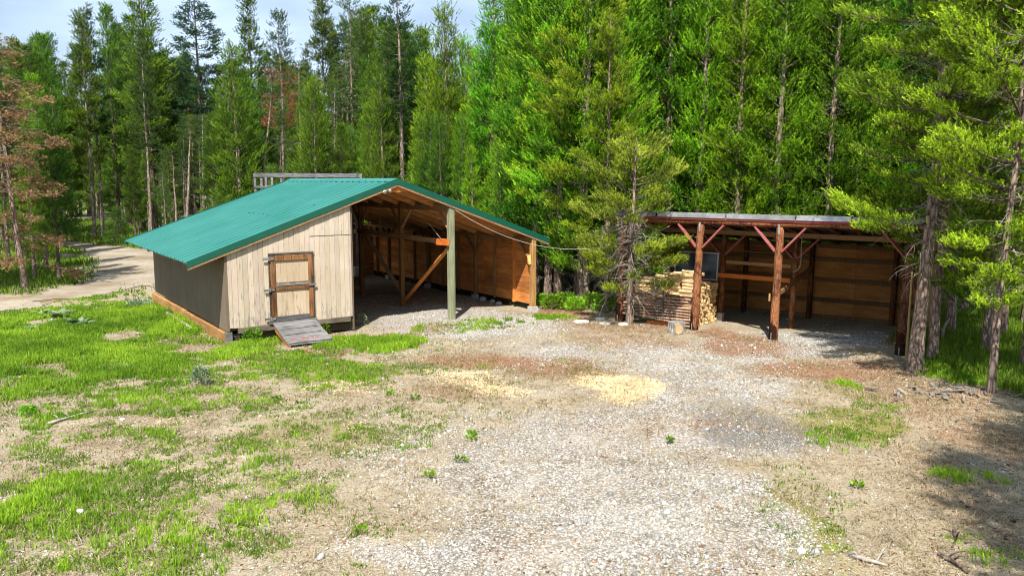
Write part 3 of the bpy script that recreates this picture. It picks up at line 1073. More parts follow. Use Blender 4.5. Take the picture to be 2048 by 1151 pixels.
m = MB()
for i in range(4):
    t0, t1 = i * .25 + .006, i * .25 + .245
    if i == 3:
        t0, t1 = .756, 1.0
    c = random.uniform(.9, 1.15)
    j = [random.uniform(-.01, .01) for _ in range(4)]
    vs = [rpt(rx0 + j[0], t0, 0), rpt(rx1 + j[1], t0, 0), rpt(rx1 + j[2], t1, 0), rpt(rx0 + j[3], t1, 0)]
    vs += [rpt(rx0 + j[0], t0, .04), rpt(rx1 + j[1], t0, .04), rpt(rx1 + j[2], t1, .04), rpt(rx0 + j[3], t1, .04)]
    m.add(vs, [(3, 2, 1, 0), (4, 5, 6, 7), (0, 1, 5, 4), (1, 2, 6, 5), (2, 3, 7, 6), (3, 0, 4, 7)], (c, c, c * 1.02))
deck_r = m.build("deck_boards", MT["grey_wood"], rp)
m = MB()
m.beam(rpt(rx0 + .02, .985, .062), rpt(rx1 - .02, .985, .062), .07, .03, (0, 0, 1), (1.3, 1.3, 1.3))
for t in (.36, .61):
    m.beam(rpt(rx0 + .1, t, .05), rpt(rx1 - .12, t - .02, .05), .05, .02, (0, 0, 1), (.8, .8, .8))
m.build("cleat", MT["grey_wood"], rp)
for sx, mt in ((rx0 + .02, "skid"), (rx1 - .06, "grey_wood")):
    m = MB()
    vs = [rpt(sx, 0, -.002), rpt(sx, 1, -.002), Vector((sx - 1.75, r_bot[0] + .6, -.02)), Vector((sx - 1.75, r_bot[0] + .75, -.02)), rpt(sx, .06, -.17)]
    m.add(vs + [v + Vector((.04, 0, 0)) for v in vs], [(0, 1, 2, 3, 4), (9, 8, 7, 6, 5), (0, 5, 6, 1), (1, 6, 7, 2), (2, 7, 8, 3), (3, 8, 9, 4), (4, 9, 5, 0)], (1.1, .85, .6))
    o = m.build("stringer", MT[mt], rp)
    if mt == "skid":
        o["label"] = "orange brown side stringer"
m = MB()
for i in range(26):
    s = random.uniform(rx0 + .12, rx1 - .35)
    t = .84 + random.uniform(-.025, .03) - (s - rx0) * .03
    L = random.uniform(.02, .10)
    vs = [rpt(s, t, .0425), rpt(s + L, t - .008, .0425), rpt(s + L * .9, t + .012, .0425), rpt(s - .01, t + .012, .0425)]
    vs2 = [v + Vector((0, 0, .002)) for v in vs]
    m.add(vs + vs2, [(4, 5, 6, 7), (0, 1, 5, 4), (1, 2, 6, 5), (2, 3, 7, 6), (3, 0, 4, 7)])
m.build("red_scuff", plain("flaking red paint", (0.50, 0.09, 0.08), .7, .2, 0, .3, 30), rp)

# ---------------------------------------------------------------- the low shed of logs on the right
OL = gp(1240, 642)
_e = gp(1803, 708) - OL
S_ANG = math.atan2(_e[1], _e[0])
shed = empty("log_shed", (OL[0], OL[1], 0), S_ANG)
tag(shed, "open fronted low shed on peeled red log posts with flat metal roof and plywood back", "shed")


def sl_(s, d):
    ca, sa = math.cos(S_ANG), math.sin(S_ANG)
    return OL[0] + s * ca - d * sa, OL[1] + s * sa + d * ca


def sroof(d):
    return 3.29 - .19 * (d + .12)


def logpost(s, d, lean, z1, r, col=(1, 1, 1), foot=True, name="log_post"):
    m = MB()
    g = G(*sl_(s, d))
    pts, rad = [], []
    for i in range(9):
        t = i / 8
        z = g - .25 + (z1 - g + .25) * t
        pts.append((s + lean * t + random.uniform(-.008, .008), d + random.uniform(-.008, .008), z))
        rad.append(r * (1.08 - .22 * t) * random.uniform(.97, 1.03))
    m.tube(pts, rad, 12, col, True, .05)
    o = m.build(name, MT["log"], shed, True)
    if foot:
        m = MB()
        m.tube([(s + lean * .02, d, g - .05), (s + lean * .12, d, g + .48 + .1 * random.random())], [r * 1.12, r * 1.06], 12, (.16, .15, .15), False, .04)
        m.build("tarred_foot", MT["log"], o, True)
        m = MB()
        m.box(s - r * .2, s - r * .2 + .018, d - r * 1.16, d - r * 1.12, g + .02, g + .2)
        m.build("foot_strap", MT["galv"], o)
    return o


posts_f = [(0.0, .06, .13), (2.42, .13, .115), (4.72, .07, .115), (7.92, .10, .135)]
for s, ln, r in posts_f:
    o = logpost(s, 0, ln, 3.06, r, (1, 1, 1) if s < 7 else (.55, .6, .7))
    m = MB()
    m.box(s + ln - .02, s + ln + .025, -r * .95 - .012, -r * .95, 2.86, 3.12)
    m.build("top_strap", MT["galv"], o)
for s, r in ((2.40, .085), (4.58, .085)):
    logpost(s, 2.0, .06, 2.66, r, (.9, .8, .7) if s < 3 else (1, 1, 1), False)
m = MB()
m.box(2.32, 2.50, 1.9, 2.1, -.05, .24, (.9, .9, .9))
m.build("pier_block", MT["concrete"], shed)
m = MB()                                                  # front log beam
pts = [(-.38 + .575 * i, -.01, 3.14 + .012 * math.sin(i * 1.3)) for i in range(16)]
m.tube(pts, [.09 + .008 * math.sin(i) for i in range(16)], 10, (.95, .9, .9), True, .06)
m.build("front_beam", MT["log"], shed, True)
m = MB()
m.beam((-.25, 2.0, 2.74), (8.1, 2.0, 2.70), .1, .14, (0, 0, 1), (1, .95, .9))
m.build("inner_beam", MT["rail"], shed)
m = MB()
for i in range(15):
    s = -.3 + i * .61
    m.tube([(s, -.05, sroof(-.05) - .07), (s + .03, 4.5, sroof(4.5) - .09)], [.05, .045], 7, (.7, .7, .7), True, .05)
m.build("rafter_pole", MT["log"], shed, True)
# roof: felt over boards, with a bright metal edge over the front
m = MB()
n = 22
vs, fs = [], []
for k, dz in enumerate((0.0, -.05)):
    for j, d in enumerate((-.12, .5, 1.6, 3.0, 4.7)):
        for i in range(n + 1):
            s = -.42 + 9.02 * i / n
            vs.append((s, d, sroof(d) + .04 + dz + .014 * math.sin(i * 1.1 + j) * (k == 0) + (.02 * math.sin(i * .35) if j < 2 else 0)))
R_ = n + 1
for k in range(2):
    for j in range(4):
        for i in range(n):
            a = k * 5 * R_ + j * R_ + i
            f = (a, a + 1, a + R_ + 1, a + R_)
            fs.append(f if k == 0 else tuple(reversed(f)))
for i in range(n):
    fs.append((i, 5 * R_ + i, 5 * R_ + i + 1, i + 1))
m.add(vs, fs)
sroof_o = m.build("roof", MT["dark"], shed)
m = MB()
for i, (a, b, c) in enumerate(((-.40, 1.2, .35), (1.25, 3.3, 1.0), (3.35, 5.2, .9), (5.25, 6.6, 1.05), (6.65, 8.55, .6))):
    m.box(a, b, -.16, -.132, sroof(-.12) - .04, sroof(-.12) + .085 + .012 * (i % 2), (c, c, c), .008)
    m.box(a + .01, b - .01, -.132, .2, sroof(-.12) + .065, sroof(-.12) + .075, (c, c, c), .006)
m.build("edge_flashing", MT["galv"], sroof_o)
m = MB()
m.box(-.40, 8.5, -.131, -.095, sroof(-.12) - .10, sroof(-.12) - .02, (1, .8, .8), .004)
m.build("fascia", MT["redpaint"], shed)
for s, ln, r in posts_f:
    for sg in (-1, 1):
        if (s == 0 and sg < 0) or (s > 7 and sg > 0):
            continue
        m = MB()
        m.beam((s + ln * .8 + sg * r * .8, -.02, 2.40), (s + ln + sg * .68, -.02, 3.05), .05, .14, (0, 1, 0), (1, 1, 1))
        m.build("red_brace", MT["redpaint"], shed)
for s in (2.45, 4.63):
    for sg in (-1, 1):
        m = MB()
        m.beam((s + sg * .07, 1.98, 2.06), (s + sg * .66, 1.98, 2.66), .05, .13, (0, 1, 0), (.9, .9, .9))
        m.build("red_brace", MT["redpaint"], shed)
# back and end walls of plywood on girts
BD = 4.05
m = MB()
for i, s in enumerate(np.arange(-.3, 8.0, 1.22)):
    e = min(s + 1.214, 8.05)
    for j, (a, b) in enumerate(((.06, 1.24), (1.246, 2.36))):
        c = random.uniform(.78, 1.12)
        m.box(s, e, BD + .06, BD + .078, a, b, (c, c * .97, c * .92), .002)
m.build("plywood_wall", MT["ply"], shed)
m = MB()
for z in (.08, .60, 1.26, 1.86, 2.30):
    c = random.uniform(.4, .65)
    m.beam((-.3, BD + .02, z), (8.0, BD + .02, z + random.uniform(-.03, .03)), .06, .12, (0, 0, 1), (c, c * .95, c * .9))
m.build("wall_girt", MT["frame"], shed)
for s in (.1, 2.4, 4.5, 6.9):
    m = MB()
    m.tube([(s, BD - .06, -.2), (s + .04, BD - .06, 2.45)], [.085, .075], 9, (.5, .48, .45), True, .05)
    m.build("back_post", MT["log"], shed, True)
m = MB()
m.box(8.0, 8.02, 2.2, BD + .05, .05, 2.4, (.8, .76, .7))
m.build("end_wall", MT["ply"], shed)
m = MB()
for z in (2.02,):
    m.box(2.5, 4.5, BD - .42, BD - .03, z, z + .025, (1, .9, .8))
m.build("wall_shelf", MT["rail"], shed)
m = MB()
m.beam((2.3, 1.93, 1.42), (4.52, 1.93, 1.40), .05, .13, (0, 0, 1), (1.0, .72, .5))
m.build("cross_rail", MT["orange"], shed)
m = MB()
m.beam((2.48, 2.05, 1.82), (4.5, 2.05, 1.80), .05, .10, (0, 0, 1), (1.1, 1, .85))
m.build("cross_rail", MT["rail"], shed)
m = MB()
m.beam((4.62, 1.95, 1.36), (4.55, BD - .1, 1.62), .05, .14, (0, 0, 1), (1, .8, .6))
m.beam((4.72, .08, 1.20), (4.66, 1.92, 1.36), .045, .13, (0, 0, 1), (1, .8, .6))
m.build("side_rail", MT["rail"], shed)
m = MB()
m.box(4.60, 4.64, -.135, -.10, 1.06, 1.26, (1.4, 1.3, 1.1))
m.build("post_block", MT["rail"], shed)

# ---------------------------------------------------------------- firewood, window, stump and other things of the yard
def split_log(L, r, seed):
    """a split piece lying along x: a wedge of a round log with rough ends"""
    rr = random.Random(seed)
    k = rr.choice((3, 4, 4, 5))
    base = rr.uniform(0, 6.28)
    prof = []
    for i in range(k):
        a = base + 2 * math.pi * i / k + rr.uniform(-.35, .35)
        q = r * rr.uniform(.75, 1.15)
        prof.append((q * math.cos(a), q * math.sin(a)))
        a2 = a + math.pi / k * rr.uniform(.7, 1.2)
        q2 = r * rr.uniform(.62, .95)
        prof.append((q2 * math.cos(a2), q2 * math.sin(a2)))
    m = MB()
    n = len(prof)
    vs = []
    for t in (0, .35, .7, 1):
        dy, dz = rr.uniform(-.006, .006), rr.uniform(-.006, .006)
        for y, z in prof:
            vs.append(((t - .5) * L + rr.uniform(-.006, .006), y * rr.uniform(.95, 1.05) + dy, z * rr.uniform(.95, 1.05) + dz))
    fs = [(i * n + a, i * n + (a + 1) % n, (i + 1) * n + (a + 1) % n, (i + 1) * n + a) for i in range(3) for a in range(n)]
    fs += [tuple(range(n - 1, -1, -1)), tuple(range(3 * n, 4 * n))]
    c = rr.uniform(.7, 1.2)
    m.add(vs, fs, (c, c * rr.uniform(.92, 1.0), c * rr.uniform(.82, 1.0)))
    return m


protos = []
for i in range(9):
    o = split_log(.42, .058, 100 + i).build("firewood", MT["split"])
    protos.append([o, False])


def firewood(s, d, z, ax, rot, label, group, scale=1.0):
    p = random.choice(protos)
    if p[1]:
        o = p[0].copy()
        C.objects.link(o)
    else:
        o, p[1] = p[0], True
    x, y = sl_(s, d)
    o.location = (x, y, z)
    o.rotation_euler = (rot, random.uniform(-.03, .03), S_ANG + ax + random.uniform(-.05, .05))
    o.scale = (random.uniform(.94, 1.05), scale, scale)
    tag(o, label, "firewood", group)


# right hand column: end grain faces the open bay
d = .30
while d < 1.86:
    z = .05
    top = 1.22 + .18 * (d < .7) + random.uniform(-.06, .05)
    while z < top:
        firewood(2.13 + random.uniform(-.05, .05), d + random.uniform(-.015, .015), z, 0, random.uniform(0, 6.28),
                 "short split log whose pale end shows at the right end of the woodpile", "split log ends stacked at the right end of the woodpile", random.uniform(.85, 1.2))
        z += .098
    d += .112
# front rows above the bark slabs
for col, s in enumerate((2.12, 1.68, 1.24, .80, .40)):
    z = .98
    top = (1.62, 1.55, 1.42, 1.34, 1.25)[col]
    while z < top:
        firewood(s + random.uniform(-.05, .05), .15 + random.uniform(-.04, .05), z, 0, random.uniform(0, 6.28),
                 "split log lying lengthwise in front of the woodpile above the bark slabs", "split logs laid lengthwise above the bark slabs", random.uniform(.85, 1.2))
        z += .095
    for k in range(4):
        firewood(s + random.uniform(-.08, .08), .30 + .17 * k, top - .02 - .03 * k + random.uniform(0, .05), 0, random.uniform(0, 6.28),
                 "split log on the uneven top of the woodpile behind its front row", "split logs on top of the woodpile", random.uniform(.9, 1.25))
for i in range(9):
    firewood(random.uniform(.5, 1.5), .04 + random.uniform(-.03, .03), .98 + random.uniform(0, .1), random.uniform(.2, 1.3), random.uniform(0, 6.28),
             "split log thrown crosswise on the bark slabs of the woodpile", "split logs thrown crosswise on the slabs", random.uniform(.8, 1.1))
# long bark slabs that hold the front
for i in range(10):
    m = MB()
    L0, L1 = .16 + random.uniform(-.06, .08), 2.30 + random.uniform(-.05, .08)
    z = .10 + i * .086
    if i == 0:
        L0 = 1.75
    if i == 1:
        L0 = 1.2
    prof = [(0, -.032), (-.05, -.028), (-.068, 0), (-.05, .026), (0, .03)]
    vs = []
    for t in range(7):
        s = L0 + (L1 - L0) * t / 6
        for y, zz in prof:
            vs.append((s, y + random.uniform(-.006, .006), zz + random.uniform(-.004, .004) + .008 * math.sin(t + i)))
    fs = [(t * 5 + a, t * 5 + (a + 1) % 5, (t + 1) * 5 + (a + 1) % 5, (t + 1) * 5 + a) for t in range(6) for a in range(5)] + [(4, 3, 2, 1, 0), (30, 31, 32, 33, 34)]
    c = random.uniform(.75, 1.25)
    m.add(vs, fs, (c, c * .97, c * .94))
    o = m.build("bark_slab", MT["slab"])
    o.location = (*sl_(0, -.02), z)
    o.rotation_euler = (0, 0, S_ANG)
    tag(o, "long bark covered slab lying across the lower front of the woodpile", "slab", "long bark slabs across the front of the woodpile")
m = MB()
m.beam((1.50, -.11, .12), (1.50, -.10, 1.10), .035, .02, (0, 1, 0), (.5, .5, .5))
o = m.build("wooden_stake", MT["grey_wood"])
o.location, o.rotation_euler = (*sl_(0, 0), 0), (0, -.03, S_ANG)
tag(o, "thin dark stake standing upright against the bark slabs of the woodpile", "stake")
m = MB()
m.tube([(-.2, 0, 0), (-.05, .01, .01), (.1, 0, .005), (.22, .01, 0)], [.06, .075, .07, .055], 9, (1.5, 1.5, 1.5), True, .1)
o = m.build("log_round", MT["stump"], None, True)
o.location, o.rotation_euler = (*sl_(1.28, .02), 1.05), (0, .1, S_ANG + .3)
tag(o, "short grey barkless log among the yellow splits above the stake", "log")
# dark timbers and board under the slabs
m = MB()
m.box(.9, 1.9, -.03, .02, .0, .13, (.8, .6, .5), .01)
o = m.build("ground_board", MT["orange"])
o.location, o.rotation_euler = (*sl_(0, .05), 0), (0, 0, S_ANG)
tag(o, "rust brown board on edge under the lowest bark slabs", "board")

# old aluminium window leaning on the wood
win = empty("window_sash", (*sl_(1.62, 1.86), 1.24), S_ANG)
tag(win, "old pale framed sliding window leaning in the log shed on the woodpile", "window")
m = MB()
for (x0, x1, z0, z1) in ((-.72, .72, 0, .045), (-.72, .72, .815, .86), (-.72, -.675, .045, .815), (.675, .72, .045, .815), (-.02, .025, .045, .815)):
    m.box(x0, x1, -.03, .03, z0, z1)
m.build("frame", MT["galv"], win)
for a, b in ((-.675, -.02), (.025, .675)):
    m = MB()
    m.box(a, b, -.006, .006, .045, .815)
    m.build("pane", MT["glass"], win)
win.rotation_euler = (-.08, 0, S_ANG)

# chopping stump
p = gp(1353, 665)
m = MB()
n = 16
pts = [(0, 0, -.05), (0, 0, .02), (0, 0, .15), (0, 0, .31)]
m.tube(pts, [.28, .265, .245, .25], n, (1, 1, 1), True, .05)
o = m.build("chopping_stump", MT["stump"], None, False)
o.location = (p[0], p[1], G(p[0], p[1]))
tag(o, "grey sawn chopping stump standing before the woodpile", "stump")
m = MB()
vs = [(-.10, -.262, .30), (.08, -.268, .27), (.10, -.275, .05), (.0, -.29, .0), (-.08, -.275, .04)]
m.add(vs + [(x, y + .05, z) for x, y, z in vs], [(0, 4, 3, 2, 1), (0, 1, 6, 5), (4, 0, 5, 9)], (.62, .58, .55))
m.build("split_face", MT["split"], o)

# yellow poles leaning at the right end of the log shed
for i, (ds, dd, ln, h, r) in enumerate(((8.32, .30, .02, 2.55, .045), (8.42, .75, .05, 2.75, .04), (8.52, 1.1, .03, 2.45, .05), (8.50, 1.5, .0, 2.6, .04), (8.06, -.1, .06, 2.1, .035), (8.40, 1.3, -.03, 2.2, .04))):
    m = MB()
    m.beam((0, 0, -.05), (-.05 + ln, .02, h), r * 2.3, r, (1, 0, 0), (random.uniform(.85, 1.1),) * 3, .006)
    o = m.build("leaning_slat", MT["yellowpole"])
    x, y = sl_(ds, dd)
    o.location, o.rotation_euler = (x, y, G(x, y)), (0, 0, S_ANG + .2 * i)
    tag(o, "tall yellow slat standing on end at the right end of the log shed", "slat", "yellow slats standing at the right end of the log shed")

# white bucket in the barn
m = MB()
m.tube([(0, 0, 0), (0, 0, .36)], [.13, .16], 18, (1, 1, 1), False)
m.tube([(0, 0, .355), (0, 0, .01)], [.152, .122], 18, (1, 1, 1), True)
m.tube([(0, 0, .33), (0, 0, .365)], [.168, .168], 18, (1, 1, 1), False)
bk = m.build("bucket", MT["white"], None, True)
x, y = bl(7.6, 9.2)
bk.location = (x, y, G(x, y) + .42)
tag(bk, "white plastic bucket on a crate at the back of the barn", "bucket")
m = MB()
for i in range(3):
    m.box(-.22, .22, -.22, -.2, .02 + i * .135, .13 + i * .135)
    m.box(-.22, .22, .2, .22, .02 + i * .135, .13 + i * .135)
    m.box(-.22, -.2, -.2, .2, .02 + i * .135, .13 + i * .135)
    m.box(.2, .22, -.2, .2, .02 + i * .135, .13 + i * .135)
m.box(-.22, .22, -.22, .22, .395, .42)
o = m.build("wooden_crate", MT["frame"])
o.location, o.rotation_euler = (x, y, G(x, y)), (0, 0, B_ANG)
tag(o, "low slatted wooden crate under the white bucket in the barn", "crate")
# boards on the barn floor
for (s, d, L, rot, lab) in ((8.3, 5.4, 2.6, 1.35, "long pale board lying on the gravel floor deep in the barn"), (7.6, 4.2, 2.2, .9, "second pale board on the barn floor, nearer the middle post")):
    m = MB()
    m.box(-L / 2, L / 2, -.09, .09, 0, .035, (1.2, 1.15, 1.05), .006)
    o = m.build("loose_board", MT["rail"])
    x, y = bl(s, d)
    o.location, o.rotation_euler = (x, y, G(x, y) + .03), (0, 0, B_ANG + rot)
    tag(o, lab, "board")
# round stones under the plank wall
for k, (s, d, r) in enumerate(((9.75, 2.85, .13), (9.8, 2.3, .10), (9.7, 1.75, .11))):
    m = MB()
    m.tube([(0, 0, 0), (0, 0, r * .5), (0, 0, r), (0, 0, r * 1.3)], [r * .9, r * 1.1, r * .9, r * .35], 9, (.8, .8, .8), True, .12)
    o = m.build("stone", MT["stone"], None, True)
    x, y = bl(s, d)
    o.location = (x, y, G(x, y) - .02)
    tag(o, "round grey stone under the foot of the orange plank wall", "stone", "stones under the orange plank wall")


def cable(name, A, Bp, sag, r, mat, label, cat, n=28):
    A, Bp = Vector(A), Vector(Bp)
    pts = []
    for i in range(n + 1):
        t = i / n
        p = A.lerp(Bp, t)
        p.z -= sag * 4 * t * (1 - t)
        pts.append(p)
    m = MB()
    m.tube(pts, r, 5)
    o = m.build(name, MT[mat], None, True)
    return tag(o, label, cat)


cable("rope", (*bl(PS + .1, -.1), 3.40), (*sl_(1.6, -.05), 2.98), .92, .0075, "rope", "pale rope sagging from the green barn post to the log shed", "rope")
cable("cord", (*bl(PS - .35, .9), 3.05), (*bl(PS - .2, .25), 2.50), .0, .007, "rope", "thin pale cord hanging beside the green barn post", "cord", 6)
m = MB()
pts = [(0, 0, 1.0), (.0, 0, .6), (.01, .0, .25), (-.02, 0, .08), (-.10, 0, -.02), (-.2, 0, -.06)]
m.tube(pts, .013, 6)
o = m.build("hanging_rope", MT["rope"], None, True)
o.location, o.rotation_euler = (*sl_(4.86, 1.7), 1.75), (0, 0, S_ANG)
tag(o, "rope end hanging from the log shed's inner red braces", "rope")
cable("wire", (*sl_(2.7, .1), 3.05), (*sl_(4.4, 1.2), 2.72), .05, .006, "rope", "thin wire strung under the log shed roof", "wire", 10)

# raised timber platform with railing behind the green roof
def plat(u, v, Y):
    q = at_y(u, v, Y)
    return q


PY = 33.5
plt_ = empty("timber_platform", (at_y(612, 360, PY)[0], PY, 0), math.radians(4))
tag(plt_, "raised grey timber railing standing behind the green barn roof", "platform")
hx = 2.05
m = MB()
m.box(-hx, hx, -.05, 1.9, 3.58, 3.66)
m.build("platform_deck", MT["grey_wood"], plt_)
for x in (-hx, -hx + .26, -.98, .0, .98, hx - .2, hx):
    for y in ((-.08, 1.85) if abs(x) > 1.6 else (-.08,)):
        m = MB()
        m.beam((x, y, -.1 if abs(x) > 1.6 or x == 0 else 3.4), (x, y, 4.58), .10, .10, (0, 1, 0), (1.15, 1.15, 1.2))
        m.build("post", MT["grey_wood"], plt_)
for y in (-.14, 1.91):
    for z, h in ((4.50, .17), (4.02, .09)):
        m = MB()
        m.beam((-hx - .05, y, z), (hx + .05, y, z - .02), .04, h, (0, 0, 1), (.85, .85, .95))
        m.build("railing", MT["grey_wood"], plt_)

# lumber beside the barn's left wall
def lie(name, u, v, L, ang, w, h, mat, label, cat, group=None, col=(1, 1, 1), rnd=False):
    p = gp(u, v)
    m = MB()
    if rnd:
        m.tube([(-L / 2, 0, h / 2), (-L / 4, .01, h / 2), (0, 0, h / 2), (L / 4, .012, h / 2), (L / 2, 0, h / 2)], [h / 2] * 5, 9, col, True, .06)
    else:
        m.box(-L / 2, L / 2, -w / 2, w / 2, 0, h, col, .006)
    o = m.build(name, MT[mat], None, rnd)
    o.location, o.rotation_euler = (p[0], p[1], G(p[0], p[1])), (0, 0, ang)
    return tag(o, label, cat, group)


lie("pole", 357, 645, 3.2, B_ANG + math.pi / 2, .12, .12, "stump", "grey barkless pole lying along the foot of the barn's left wall", "pole", None, (1.3, 1.2, 1.1), True)
for u, v in ((316, 629), (326, 638), (334, 648)):
    lie("weathered_board", u, v, 1.25, random.uniform(.12, .24), .09, .03, "grey_wood", "short bleached board lying beside the barn's left wall", "board", "bleached boards beside the barn's left wall", (1.7, 1.6, 1.5))
lie("wood_chunk", 643, 721, .42, .35, .12, .06, "grey_wood", "grey splintered chunk of wood lying below the ramp", "wood", None, (1.3, 1.2, 1.15))


def branch(name, pts, r, label, group=None, mat="twig", side=2):
    m = MB()
    P = [Vector((*gp(u, v)[:2], 0)) for u, v in pts]
    for p in P:
        p.z = G(p.x, p.y) + r * .7
    Q = []
    for i in range(len(P) - 1):
        for t in (0, .5):
            q = P[i].lerp(P[i + 1], t)
            q.z += random.uniform(0, r)
            Q.append(q)
    Q.append(P[-1])
    m.tube(Q, [r * (1 - .6 * i / len(Q)) for i in range(len(Q))], 7, (1, 1, 1), True, .1)
    for k in range(side):
        b = random.choice(Q[1:-1])
        e = b + Vector((random.uniform(-.25, .25), random.uniform(-.2, .25), random.uniform(.04, .15)))
        m.tube([b, b.lerp(e, .5) + Vector((0, 0, .03)), e], [r * .45, r * .35, r * .15], 5)
    o = m.build(name, MT[mat], None, True)
    c = Vector(P[0])
    o.data.transform(__import__("mathutils").Matrix.Translation(-c))
    o.location = c
    return tag(o, label, "branch", group)


branch("fallen_branch", [(1700, 1114), (1730, 1126), (1775, 1135)], .032, "thick bleached forked branch on the bare ground at the lower right", None, "twig", 3)
branch("fallen_branch", [(98, 853), (140, 838), (185, 826)], .03, "long thin pale branch lying in the thin grass at the left", None, "twig", 2)
branch("fallen_branch", [(1876, 1115), (1905, 1128), (1935, 1151)], .03, "dark forked branch in the shade at the lower right corner", None, "bark_dark", 3)
branch("fallen_branch", [(1908, 1064), (1912, 1080), (1905, 1095)], .025, "stubby dark stick standing up among the litter at the lower right", None, "bark_dark", 2)
SG = "small bleached sticks scattered on the yard"
for (u, v) in ((1500, 1104), (1620, 1118), (1850, 880), (1990, 900), (1960, 1060), (1830, 1040), (1900, 840), (2000, 940), (30, 1100), (20, 1125), (100, 1070), (150, 1090), (540, 1055), (265, 868),
               (1540, 775), (1660, 690), (1790, 735), (880, 990), (960, 1020), (1320, 975), (1340, 1040), (1450, 1060), (1760, 820), (1880, 770), (1940, 830), (1920, 930)):
    a = random.uniform(-.5, .5)
    L = random.uniform(14, 30)
    branch("stick", [(u, v), (u + L * .5, v + a * L * .5 + random.uniform(-2, 2)), (u + L, v + a * L)], random.uniform(.008, .015), "small bleached stick lying loose on the ground", SG, "twig", 1)

# flat pale stones by the bushes
for (u, v, r, lab) in ((1163, 646, .22, "flat white stone slab lying between the barn and the woodpile"), (1200, 640, .15, None), (1210, 650, .13, None), (1246, 652, .12, None)):
    p = gp(u, v)
    m = MB()
    m.tube([(0, 0, -.02), (0, 0, .04), (0, 0, .07)], [r, r * .95, r * .75], 9, (1.4, 1.4, 1.4), True, .18)
    o = m.build("stone", MT["stone"], None, True)
    o.scale = (1.25, .8, 1)
    o.location = (p[0], p[1], G(p[0], p[1]))
    tag(o, lab or "small pale stone lying before the little pine at the woodpile", "stone", None if lab else "pale stones before the small pine")
for (u, v) in ((160, 1022), (245, 843), (1602, 1107)):
    p = gp(u, v)
    m = MB()
    r = .036
    m.tube([(0, 0, -.01), (0, 0, .03), (0, 0, .05)], [r, r, r * .6], 8, (1.15, 1.15, 1.12), True, .2)
    o = m.build("stone", MT["stone"], None, True)
    o.scale = (1.5, 1, 1)
    o.location = (p[0], p[1], G(p[0], p[1]))
    tag(o, "fist sized white stone lying alone in the yard", "stone", "single white stones in the yard")

# rotten wood heap at the right of the log shed
cx0 = gp(1885, 690)
for k in range(34):
    x, y = cx0[0] + random.gauss(0, .55), cx0[1] + random.gauss(0, .42)
    m = MB()
    L = random.uniform(.15, .5)
    m.beam((-L / 2, 0, 0), (L / 2, random.uniform(-.05, .05), random.uniform(-.04, .1)), random.uniform(.05, .13), random.uniform(.03, .07), (0, .2, 1), (random.uniform(.5, 1.4),) * 3, .012)
    o = m.build("wood_scrap", MT["debris"])
    o.location, o.rotation_euler = (x, y, G(x, y) + random.uniform(.02, .14)), (random.uniform(-.4, .4), random.uniform(-.3, .3), random.uniform(0, 6.3))
    tag(o, "rust orange rotten wood scrap in the heap right of the log shed", "wood scrap", "rotten wood scraps right of the log shed")
m = MB()
m.tube([(0, 0, -.05), (.02, 0, .3), (.09, .0, .5), (.2, .05, .62)], [.05, .04, .03, .012], 7, (1, 1, 1), True, .1)
m.tube([(.02, 0, .28), (-.12, .05, .42)], [.025, .008], 5)
o = m.build("dead_snag", MT["twig"], None, True)
p = gp(1882, 695)
o.location = (p[0], p[1], G(p[0], p[1]))
tag(o, "bent bleached snag standing in the rust orange wood heap", "snag")
# a heap of bleached chips under the thin right pine
cx0 = gp(1905, 800)
for k in range(44):
    x, y = cx0[0] + random.gauss(0, .8), cx0[1] + random.gauss(0, .42)
    m = MB()
    L = random.uniform(.08, .3)
    m.beam((-L / 2, 0, 0), (L / 2, 0, random.uniform(-.02, .05)), random.uniform(.03, .10), .03, (0, .2, 1), (random.uniform(.4, .95),) * 3, .008)
    o = m.build("bleached_chunk", MT["twig"])
    o.location, o.rotation_euler = (x, y, G(x, y) + random.uniform(.0, .05)), (random.uniform(-.4, .4), random.uniform(-.3, .3), random.uniform(0, 6.3))
    tag(o, "bleached wood chunk in the low heap before the thin right pine", "wood chunk", "bleached wood chunks before the thin right pine")

# ---------------------------------------------------------------- trees
def needle_mesh(P, D, T, nn, ln, wd, cone, rng, shoot=.2):
    """P tuft places, D shoot directions, T tone per tuft -> thin three cornered needle bunches"""
    n = len(P)
    P = np.repeat(P, nn, 0)
    D = np.repeat(D, nn, 0)
    T = np.repeat(T, nn)
    N = len(P)
    ref = rng.normal(size=(N, 3))
    pr = np.cross(D, ref)
    pr /= np.linalg.norm(pr, axis=1)[:, None] + 1e-9
    a = np.radians(rng.uniform(cone[0], cone[1], N))[:, None]
    nd = D * np.cos(a) + pr * np.sin(a)
    q = rng.random(N)
    base = P + D * (q * shoot)[:, None]
    L = (ln * rng.uniform(.75, 1.2, N) * (1 - .35 * q))[:, None]
    nd = nd + D * (q ** 2 * .9)[:, None]
    nd /= np.linalg.norm(nd, axis=1)[:, None]
    w = np.cross(nd, rng.normal(size=(N, 3)))
    w /= np.linalg.norm(w, axis=1)[:, None] + 1e-9
    w *= wd * .5
    V = np.empty((N, 3, 3))
    V[:, 0], V[:, 1], V[:, 2] = base - w, base + w, base + nd * L
    tone = np.clip(np.repeat(T + (q - .5) * .35, 3).reshape(N, 3) + np.array([-.10, -.10, .12]), 0, 1)
    return V.reshape(-1, 3), np.arange(N * 3).reshape(-1, 3), tone.ravel()


